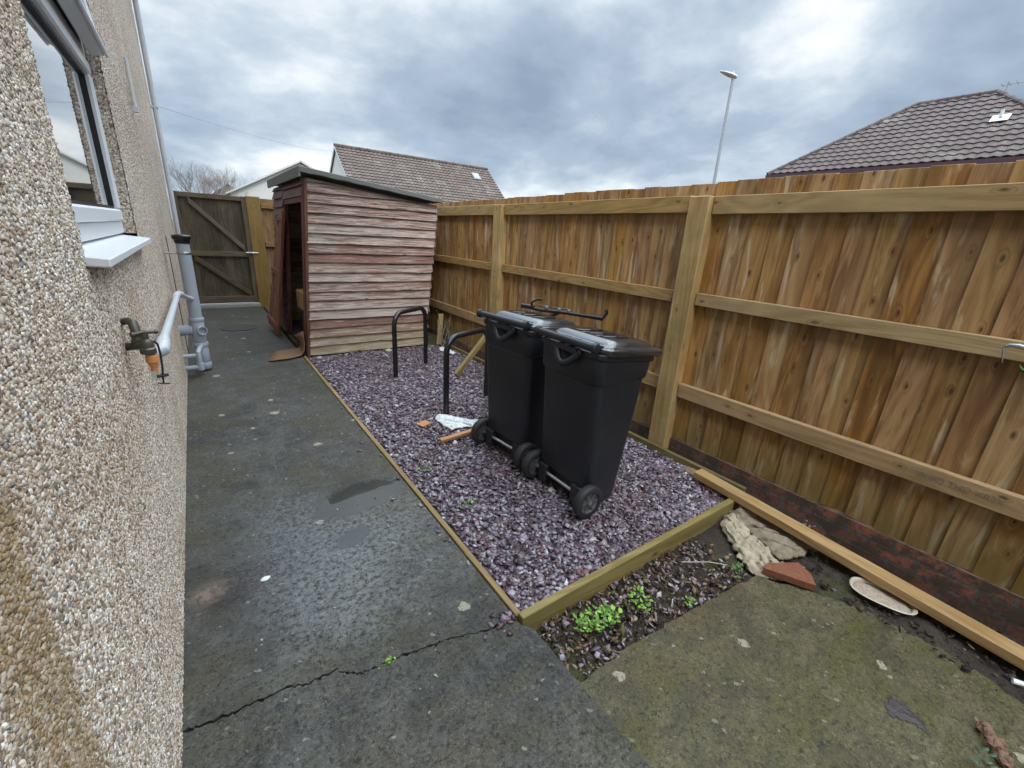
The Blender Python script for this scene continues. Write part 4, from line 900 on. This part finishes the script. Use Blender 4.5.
m = MB(); m.plank((2.60, 5.36, .02), (2.70, 5.50, .42), (1, 0, 0), .07, Y_, .025); single('timber_offcut', m, 'log', 'greenish board end leaning between the shed corner and the fence', 'wood offcut', (2.64, 5.4, 0), bevel=.003)
m = MB(); m.add([(1.27, 3.04, .015), (1.36, 3.06, .022), (1.38, 2.99, .018), (1.30, 2.97, .013), (1.27, 3.04, .003), (1.36, 3.06, .003), (1.38, 2.99, .003), (1.30, 2.97, .003)], [(0, 1, 2, 3)[::-1], (0, 4, 5, 1)[::-1], (1, 5, 6, 2)[::-1], (2, 6, 7, 3)[::-1], (3, 7, 4, 0)[::-1]]); single('wood_chip', m, 'stick', 'small orange wood chip lying flat on the slate chippings', 'wood chip', (1.32, 3.02, 0))
m = MB(); r = random.Random(4)
for k in range(9):
    a = Vector((2.60 + r.uniform(-.06, .10), 5.34 + r.uniform(-.12, .05), .01)); pts = [a]
    for i in range(5): pts.append(pts[-1] + Vector((r.uniform(-.05, .04), r.uniform(-.03, .03), r.uniform(.03, .13))))
    m.tube(pts, [.005, .0045, .004, .003, .002, .001], 5)
single('twig_bundle', m, 'twig', 'bare dry twigs standing between the shed corner and the fence', 'twigs', (2.62, 5.3, 0))
cloth('plastic_scrap', 'polythene', 'grey white plastic scrap at the fence foot beside the shed', 'plastic scrap', [(2.47, 5.10), (2.55, 5.18), (2.62, 5.02), (2.60, 4.86), (2.54, 4.82), (2.52, 4.95)], .006, .03, R_(20), 12, (2.55, 5., 0), thick=.002, seed=5.)
for (a, b, s, lab) in ((1.02, 5.30, .035, 'small pale stone at the near corner of the shed'), (1.86, 5.30, .045, 'larger pale stone under the middle of the shed wall')):
    m = MB(); m.sphere((a, b, s * .45), s, s * .8, s * .6, 9, 6); m.v = [(x + .15 * s * mnoise.noise(Vector((x * 40, y * 40, z * 40))), y + .15 * s * mnoise.noise(Vector((y * 40, z * 40, x * 40))), z) for x, y, z in m.v]; single('stone', m, 'stone', lab, 'stone', (a, b, 0), smooth=True)
m = MB(); rr_ = [[(.045 + .020 * s_ * math.cos(t) * (1 + .2 * math.sin(2 * t)), 1.835 + .014 * s_ * math.sin(t), z) for t in [2 * math.pi * k / 9 for k in range(9)]] for s_, z in ((1., .001), (.95, .006), (.6, .009))]; m.loft(rr_); single('pebble', m, 'polythene', 'lone white pebble on the wet patch of the path', 'pebble', (.045, 1.835, 0), smooth=True)
cloth('rotten_leaf', 'black_leaf', 'blackened rotten leaf stuck to the mossy slab', 'leaf', wiggle([(1.813, .079), (1.866, .066), (1.879, .04), (1.861, .011), (1.846, -.02), (1.806, -.06), (1.816, -.008), (1.794, .014), (1.774, .051), (1.813, .079)], 7, .009, 12)[:-1], -.027, .004, R_(50), 22, (1.86, .04, -.028), thick=.001, seed=4., lift=.001, res=.003)
# rotten wood piece
m = MB(); pts = [(1.995, -.135, -.014), (1.985, -.15, -.012), (1.955, -.175, -.010), (1.915, -.20, -.010), (1.88, -.225, -.012), (1.85, -.25, -.014)]
pp_ = [Vector(a).lerp(Vector(b), k / 6) for a, b in zip(pts[:-1], pts[1:]) for k in range(6)] + [Vector(pts[-1])]; m.tube(pts and pp_, [.022 * (.55 + .45 * math.sin(math.pi * min(1, (i + 2) / 28))) * random.uniform(.75, 1.15) for i in range(len(pp_))], 18); m.v = [(x + .012 * mnoise.noise(Vector((x * 60, y * 60, z * 80))), y + .01 * mnoise.noise(Vector((y * 70, z * 50, x * 60))), max(-.028, z + .012 * mnoise.noise(Vector((z * 60, x * 90, y * 60))))) for x, y, z in m.v]; single('rotten_wood', m, 'bark', 'flaking reddish piece of rotten wood on the mossy slab', 'wood', (2., -.2, -.028))
m = MB(); m.tube([(2.345, -.175, -.015), (2.43, -.36, -.005)], .011, 12); single('plastic_tube', m, 'upvc', 'short white plastic tube poking in at the soil edge', 'tube', (2.39, -.27, -.02), smooth=True)
# metal hook and leaf caught on the fence rail
m = MB(); m.tube([(2.80, .255, 1.165), (2.79, .235, 1.180), (2.79, .21, 1.182), (2.79, .18, 1.176), (2.795, .14, 1.165)], [.003, .009, .012, .010, .006], 10); m.tube([(2.80, .25, 1.165), (2.795, .243, 1.13), (2.80, .237, 1.10)], [.006, .004, .002], 8); single('metal_hook', m, 'steel', 'pale metal hook caught over the middle fence rail at the right', 'hook', (2.8, .2, 1.15), smooth=True)

# leafy weeds
def weed(name, c, spread, count, size, label, cols=((.17, .33, .05), (.26, .44, .08), (.10, .22, .035)), seed=1, ry=.6, rot=0., group=None, up=.04):
    r = random.Random(seed); m = MB()
    for i in range(count):
        a = r.uniform(0, 6.28); d = math.sqrt(r.random()); lx, ly = spread * d * math.cos(a), spread * ry * d * math.sin(a)
        bx_, by_ = c[0] + lx * math.cos(rot) - ly * math.sin(rot), c[1] + lx * math.sin(rot) + ly * math.cos(rot)
        h = r.uniform(.3, 1.) * up; az = r.uniform(0, 6.28); tl = r.uniform(.05, .7); sz = size * r.uniform(.5, 1.15)
        f = Vector((math.cos(az) * math.cos(tl), math.sin(az) * math.cos(tl), math.sin(tl))); sd_ = Vector((-math.sin(az), math.cos(az), 0)); upv = f.cross(sd_) * -1
        b0 = Vector((bx_, by_, c[2] + h)); col = cols[r.randrange(len(cols))]; k = r.uniform(.75, 1.2); col = tuple(x * k for x in col)
        vs = [b0, b0 + f * sz * .35 + sd_ * sz * .28 + upv * sz * .05, b0 + f * sz * .75 + sd_ * sz * .26 + upv * sz * .03, b0 + f * sz - upv * sz * .08, b0 + f * sz * .75 - sd_ * sz * .26 + upv * sz * .03, b0 + f * sz * .35 - sd_ * sz * .28 + upv * sz * .05, b0 + f * sz * .5 - upv * sz * .05]
        m.add(vs, [(0, 1, 6), (1, 2, 6), (2, 3, 6), (3, 4, 6), (4, 5, 6), (5, 0, 6)], None, col)
        if i % 3 == 0:
            q_ = [b0 + Vector((.0008, 0, 0)), b0 - Vector((.0008, 0, 0)), Vector((bx_ - .001, by_, c[2] - .01)), Vector((bx_ + .001, by_, c[2] - .01))]; m.add(q_, [(0, 1, 2, 3)], None, (.14, .2, .05))
    return tag(m.build(name, 'leaf', origin=c), label, 'weed', group)
weed('weed', (1.20, .912, -.066), .115, 130, .026, 'widest bright green weed clump below the near bed board', seed=1, rot=-.12, ry=.5)
weed('weed', (1.44, .885, -.066), .075, 60, .022, 'upright bright green weed between the big clump and the towel', seed=2, rot=.9, ry=.55)
weed('weed', (1.635, .75, -.066), .035, 22, .018, 'tiny green weed at the far edge of the mossy slab', seed=3)
weed('weed', (2.02, .735, -.06), .05, 26, .02, 'small green weed tucked beside the hanging end of the towel', cols=((.08, .18, .03), (.13, .26, .05)), seed=4)
weed('weed', (2.50, -.13, -.03), .06, 30, .022, 'low green weed beside the plank at the right edge', cols=((.12, .22, .05), (.2, .3, .09)), seed=5)
weed('weed', (1.80, -.17, -.03), .07, 30, .020, 'dull bluish green weed on the near part of the mossy slab', cols=((.05, .09, .05), (.09, .13, .085)), seed=6)
weed('weed', (.36, 1.166, -.008), .04, 22, .014, 'tiny weed sprouting from the crack across the path', seed=7, ry=.3, up=.014)
weed('weed', (1.02, 2.35, .004), .07, 34, .016, 'sparse green sprouts in the chippings near the path edging', seed=8, up=.02)
weed('weed', (1.09, 1.87, .004), .06, 26, .016, 'pale green sprouts in the chippings nearest the bed corner', seed=9, up=.02)
weed('weed', (1.9, 5.36, .0), .10, 40, .02, 'green weeds growing along the foot of the shed wall', seed=10, ry=.4, up=.03)
weed('weed', (2.86, .15, 1.06), .05, 9, .05, 'dangling dark green leaf on the fence boards at the right', cols=((.07, .16, .05), (.05, .12, .07)), seed=11, up=.01)
# grass stalk lying on the soil
m = MB(); m.tube([(1.83, .93, -.045), (1.95, .85, -.040), (2.02, .79, -.046)], .0022, 5); single('dry_stalk', m, 'dish_rim', 'pale dry straw stalk lying on the soil', 'stalk', (1.93, .86, -.05))

# ------------------------------------------------------------------ beyond the fence: houses, lamp post, trees, wire
def tiled(m, o, du, dv, U, Vv, inside, tw=.30, gauge=.33, amp=.035, step=.03):
    """tiled slope: o = eaves corner, du along the eaves, dv up the slope; real rolls and lapped courses"""
    o, du, dv = Vector(o), Vector(du).normalized(), Vector(dv).normalized(); nn = du.cross(dv); nn = nn if nn.z > 0 else -nn
    rows = int(math.ceil(Vv / gauge)); nu = int(U / (tw / 4))
    for r in range(rows):
        v0, v1 = r * gauge, min((r + 1) * gauge, Vv)
        for c in range(nu):
            ua, ub = c * tw / 4, (c + 1) * tw / 4
            if not inside((ua + ub) / 2, (v0 + v1) / 2): continue
            ha, hb_ = (amp * (.5 + .5 * math.sin(2 * math.pi * q / tw)) for q in (ua, ub))
            P = lambda u, v, h: o + du * u + dv * v + nn * h
            vs = [P(ua, v0, ha + step), P(ub, v0, hb_ + step), P(ub, v1, hb_), P(ua, v1, ha), P(ua, v0, ha - .01), P(ub, v0, hb_ - .01)]
            m.add(vs, [(0, 1, 2, 3), (4, 5, 1, 0)], [[(ua, v0 + .01), (ub, v0 + .01), (ub, v1 - .01), (ua, v1 - .01)], [(ua, v0 + .01), (ub, v0 + .01), (ub, v0 + .02), (ua, v0 + .02)]])
# hipped house on the right
h1 = thing('house', 'house with plum brown hipped tile roof beyond the fence on the right', 'house', (25.5, 6.3, 0))
ex, ey0, ey1, ez, rxx, rz, ry0_, ry1_ = 21.75, 1.45, 11.1, 4.80, 25.35, 7.60, 5.13, 7.42
m = MB(); m.box((ex + .45, ey0 + .45, 0), (29, ey1 - .45, ez - .1)); m.build('wall', 'render2', h1)
SL = math.hypot(rxx - ex, rz - ez)
dvv = Vector((rxx - ex, 0, rz - ez)).normalized()
m = MB(); tiled(m, (ex, ey0, ez), Y_, dvv, ey1 - ey0, SL, lambda u, v: u > (ry0_ - ey0) * v / SL - .04 and u < (ey1 - ey0) - (ey1 - ry1_) * v / SL + .04, amp=.045, step=.035)
# the two hips and the far slope
A1, A2, B1, B2, C1, C2 = (ex, ey0, ez), (ex, ey1, ez), (29.0, ey0, ez), (29.0, ey1, ez), (rxx, ry0_, rz), (rxx, ry1_, rz)
m.add([A2, B2, C2, A1, B1, C1], [(0, 2, 1), (3, 4, 5), (2, 5, 4, 1)]); m.build('roof', 'tile_plum', h1)
m = MB()
def ridge(m, a, b, r=.11, seg=.42):
    a, b = Vector(a), Vector(b); n = max(1, int((b - a).length / seg)); d = (b - a).normalized(); s = d.cross(Vector(Z_)).normalized(); u = s.cross(d)
    for i in range(n):
        p, q_ = a.lerp(b, i / n), a.lerp(b, (i + .97) / n)
        ang = [R_(k) for k in (200, 150, 120, 90, 60, 30, -20)]
        m.loft([[p + (s * math.cos(t) + u * math.sin(t)) * r for t in ang], [q_ + (s * math.cos(t) + u * math.sin(t)) * r * .93 for t in ang]], True, True, True)
ridge(m, A2, C2); ridge(m, A1, C1); ridge(m, C1, C2); m.build('ridge_tiles', 'tile_plum', h1)
m = MB(); m.box((ex - .06, ey0 - .05, ez - .16), (ex + .02, ey1 + .05, ez - .01)); m.box((ex + .021, ey0 - .05, ez - .14), (ex + .44, ey1 + .05, ez - .11)); m.build('fascia', 'fascia', h1)
m = MB(); p = Vector((23.63, 4.45, 6.30)); nn = Vector((-dvv.z, 0, dvv.x)); m.plank(p - dvv * .20 + nn * .07, p + dvv * .20 + nn * .07, Y_, .46, nn, .02); m.tube([p + nn * .1, p + nn * .1 + Vector((0, 0, .22))], .05, 10); m.build('roof_vent', 'lead', h1)
m = MB(); m.tube([(25.3, 4.9, 7.6), (25.3, 4.9, 7.9)], .02, 6); m.tube([(25.3, 3.8, 7.8), (25.3, 5.1, 7.8)], .014, 6)
for k in range(7): m.tube([(25.05, 3.9 + k * .19, 7.8), (25.55, 3.9 + k * .19, 7.8)], .008, 5)
m.build('aerial', 'lamp_grey', h1)

# gabled house behind the shed
h2_ = thing('house', 'long brown tiled roof with white gable end rising behind the red shed', 'house', (13.7, 30, 0))
gx0, gx1, gy, gz, ga = 8.05, 19.4, 31.5, 6.30, R_(40)
V5 = 5.6; dv2 = Vector((0, math.cos(ga), math.sin(ga))); ev = Vector((gx0, gy, gz)) - dv2 * V5
m = MB(); tiled(m, ev, X_, dv2, gx1 - gx0, V5, lambda u, v: True, tw=.28, gauge=.29, amp=.045, step=.04); bv = Vector((0, -dv2.y, dv2.z)); eb = Vector((gx0, gy, gz)) - bv * V5
m.add([(gx0, gy, gz), (gx1, gy, gz), (gx1, eb.y, eb.z), (gx0, eb.y, eb.z)], [(3, 2, 1, 0)]); m.build('roof', 'tile_brown', h2_)
m = MB(); prismv = [(ev.y + .1, 0), (eb.y - .1, 0), (eb.y - .1, eb.z), (gy, gz - .08), (ev.y + .1, ev.z)]
for x0, x1 in ((gx0 + .12, gx1 - .12),):
    vs = [(x0, a, b) for a, b in prismv] + [(x1, a, b) for a, b in prismv]; m.add(vs, [(4, 3, 2, 1, 0), (5, 6, 7, 8, 9)] + [(i, (i + 1) % 5, (i + 1) % 5 + 5, i + 5) for i in range(5)])
m.build('wall', 'render', h2_)
for x in (gx0 + .02, gx1 - .02):
    for e in (ev, eb): m = MB(); m.plank((x, e.y, e.z - .06), (x, gy, gz - .06), Z_, .16, X_, .05); m.build('bargeboard', 'upvc_grey', h2_)
m = MB(); ridge(m, (gx0, gy, gz + .02), (gx1, gy, gz + .02), .13, .5); m.build('ridge_tiles', 'tile_brown', h2_)
m = MB(); p = Vector((17.88, 30.62, 5.56)); n2_ = Vector((0, -dv2.z, dv2.y)); m.plank(p - dv2 * .34 + n2_ * .08, p + dv2 * .34 + n2_ * .08, X_, .54, n2_, .04); sk = m.build('skylight', 'lamp_grey', h2_)
m = MB(); m.plank(p - dv2 * .27 + n2_ * .105, p + dv2 * .27 + n2_ * .105, X_, .42, n2_, .02); m.build('pane', 'skylight', sk)

# small far houses over the gate
def gable_house(label, cx, yf, half, zap, pitch, wallm, roofm, depth=8., loc=None):
    t = thing('house', label, 'house', (cx, yf + depth / 2, 0)); ze = zap - half * math.tan(pitch)
    m = MB(); pr = [(cx - half, 0), (cx + half, 0), (cx + half, ze), (cx, zap - .12), (cx - half, ze)]; vs = [(a, yf, b) for a, b in pr] + [(a, yf + depth, b) for a, b in pr]
    m.add(vs, [(0, 1, 2, 3, 4), (9, 8, 7, 6, 5)] + [(i + 5, (i + 1) % 5 + 5, (i + 1) % 5, i) for i in range(5)]); m.build('wall', wallm, t)
    m = MB()
    for s in (-1, 1):
        a = Vector((cx, yf - .25, zap)); b = Vector((cx + s * (half + .3), yf - .25, zap - (half + .3) * math.tan(pitch))); c = (a + b) / 2; c.y = yf - .25; e = c.copy(); e.y = yf + depth + .25
        m.plank(c, e, (b - a), (b - a).length, (b - a).cross(Vector(Y_)), .12)
    m.build('roof', roofm, t); return t
gable_house('far pale rendered gable half hidden behind the shed roof', 8.0, 42, 5.2, 6.35, R_(28), 'render', 'render', 9)
gable_house('tiny far brown gable showing just above the wooden gate', 3.35, 52, 2.0, 4.72, R_(38), 'render2', 'tile_brown', 6)
fh = gable_house('far house whose chimney and aerial peep over the tall fence', 31.2, 28.2, 3.4, 5.25, R_(36), 'render2', 'tile_brown', 8)

# street lamp
sl = thing('street_lamp', 'tall grey street lamp standing beyond the fence under the cloud', 'street lamp', (22.3, 14, 0))
m = MB(); m.tube([(22.3, 14, 0), (22.3, 14, 1.6), (22.3, 14, 1.65), (22.22, 14, 9.25)], [.13, .13, .085, .06], 12); m.build('column', 'lamp_grey', sl, smooth=True)
m = MB(); rgs = []
d = Vector((-.55, .55, .24)).normalized(); s = d.cross(Vector(Z_)).normalized(); u = s.cross(d)
for k, w, h in ((-.32, .05, .05), (-.22, .16, .09), (.05, .20, .09), (.3, .17, .06), (.52, .07, .03)):
    c = Vector((22.12, 14.1, 9.38)) + d * k; rgs.append([c + s * w * math.cos(t) + u * h * math.sin(t) for t in [2 * math.pi * i / 12 for i in range(12)]])
m.loft(rgs); m.tube([(22.22, 14, 9.2), (22.20, 14.02, 9.36)], .07, 10); m.tube([Vector((22.2, 14.02, 9.46)), Vector((22.2, 14.02, 9.56))], .04, 8); m.build('lamp_head', 'lamp_head', sl, smooth=True)

# overhead wire
a, b = Vector((-.19, 9.36, 3.09)), Vector((8.05, 31.5, 6.0)); pts = [a.lerp(b, k / 20) - Vector((0, 0, .7 * (k / 20) * (1 - k / 20))) for k in range(21)]
m = MB(); m.tube(pts, .0045, 5); single('overhead_wire', m, 'lamp_grey', 'thin overhead wire sagging from the house corner towards the far roof', 'wire', (-.19, 9.36, 3.09))

# bare trees
def tree(x, y, H, seed, label):
    t = thing('bare_tree', label, 'tree', (x, y, 0), group='bare trees beyond the gate'); r = random.Random(seed); tm = MB(); cm = MB()
    tm.tube([(x, y, 0), (x + .1, y, H * .2), (x, y, H * .36)], [.14, .11, .08], 8)
    def br(p, d, L, rad, dep):
        pts = [p]; dd = d.copy()
        for i in range(3): dd = (dd + Vector((r.uniform(-.22, .22), r.uniform(-.22, .22), r.uniform(-.05, .18)))).normalized(); pts.append(pts[-1] + dd * L / 3)
        cm.tube(pts, [rad, rad * .85, rad * .7, rad * .5], 4, False)
        if dep == 0: return
        for i in range(4 if dep > 1 else 5):
            k = r.uniform(.35, 1.); q_ = pts[0].lerp(pts[-1], k) if k < .95 else pts[-1]; nd = (dd + Vector((r.uniform(-.9, .9), r.uniform(-.9, .9), r.uniform(-.15, .6)))).normalized(); br(q_, nd, L * r.uniform(.5, .75), rad * .55, dep - 1)
    for i in range(6):
        a_ = i * 1.05 + r.uniform(-.3, .3); br(Vector((x, y, H * r.uniform(.24, .36))), Vector((math.cos(a_) * .6, math.sin(a_) * .6, r.uniform(.6, 1.1))).normalized(), H * .36, .04, 4)
    tm.build('trunk', 'twig', t, smooth=True); cm.build('crown', 'twig', t)
tree(1.1, 40, 5.3, 3, 'bare leafless tree directly above the wooden gate'); tree(3.9, 44, 5.2, 8, 'smaller bare tree close to the shed roof edge')

# ------------------------------------------------------------------ camera
rows = [(0.818, -0.573, 0.055), (-0.143, -0.295, -0.945), (0.557, 0.765, -0.323)]
Yv = Vector((190 - 512, 218 - 384, 430)).normalized(); Dv = Vector((438.6 - 512, 1639 - 384, 430)).normalized(); Zv = -Dv; Zv = (Zv - Yv * Zv.dot(Yv)).normalized(); Xv = Yv.cross(Zv)
Rm = Matrix((Xv, Yv, Zv)).transposed()      # world -> camera (x right, y down, z forward)
cam = bpy.data.cameras.new('camera'); co = bpy.data.objects.new('camera', cam); COL.objects.link(co)
r0, r1, r2 = Rm[0], Rm[1], Rm[2]
mw = Matrix(((r0[0], -r1[0], -r2[0], 0), (r0[1], -r1[1], -r2[1], 0), (r0[2], -r1[2], -r2[2], 1.5), (0, 0, 0, 1)))
co.matrix_world = mw; cam.sensor_width = 36; cam.lens = 430 / 1024 * 36; cam.clip_start = .02; cam.clip_end = 1500
scene.camera = co

# ------------------------------------------------------------------ light: overcast sky with broken cloud, veiled sun
EL, AZ = R_(48), R_(205)      # sun direction: behind the camera, a little to the left
w = bpy.data.worlds.new('World'); scene.world = w; w.use_nodes = True
t = NT.__new__(NT); t.t = w.node_tree
bg = w.node_tree.nodes['Background']
sky = t.n('TexSky'); sky.sky_type = 'NISHITA'; sky.sun_disc = False; sky.sun_elevation = EL; sky.sun_rotation = AZ
dirn = t.n('TexCoord').outputs['Generated']; dx, dy, dz = t.sep(dirn)
dzc = t.math('ADD', t.math('MAXIMUM', dz, 0.), .30)
pl = t.comb(t.math('DIVIDE', dx, dzc), t.math('DIVIDE', dy, dzc), 0)
n1 = t.noise(t.n('VectorMath', {0: pl, 1: (3.7, 1.3, 0)}, operation='ADD').outputs[0], .85, 7, .54, .2)
n2 = t.noise(t.n('VectorMath', {0: pl, 1: (7.2, 4.4, 3.)}, operation='ADD').outputs[0], 2.4, 6, .56, .2)
k = t.math('ADD', t.math('MULTIPLY', n1, .72), t.math('MULTIPLY', n2, .28))
cl = t.ramp(k, [(.37, (2.75, 3.55, 4.7)), (.46, (4.1, 5.0, 6.2)), (.52, (5.9, 6.8, 7.7)), (.59, (9.6, 10., 10.2))])
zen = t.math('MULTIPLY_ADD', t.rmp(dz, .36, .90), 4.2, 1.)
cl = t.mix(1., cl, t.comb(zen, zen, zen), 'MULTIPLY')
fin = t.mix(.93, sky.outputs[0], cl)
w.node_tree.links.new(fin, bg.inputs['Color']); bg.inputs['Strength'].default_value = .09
sun = bpy.data.lights.new('sun', 'SUN'); sun.energy = 1.5; sun.angle = R_(25); sun.color = (1., .97, .92); so = bpy.data.objects.new('sun', sun); COL.objects.link(so)
sd = Vector((math.sin(AZ) * math.cos(EL), math.cos(AZ) * math.cos(EL), math.sin(EL))); so.rotation_euler = sd.to_track_quat('Z', 'Y').to_euler(); so.location = (0, -5, 12)
scene.view_settings.view_transform = 'Standard'; scene.view_settings.look = 'None'; scene.view_settings.gamma = 1.; scene.view_settings.exposure = .32
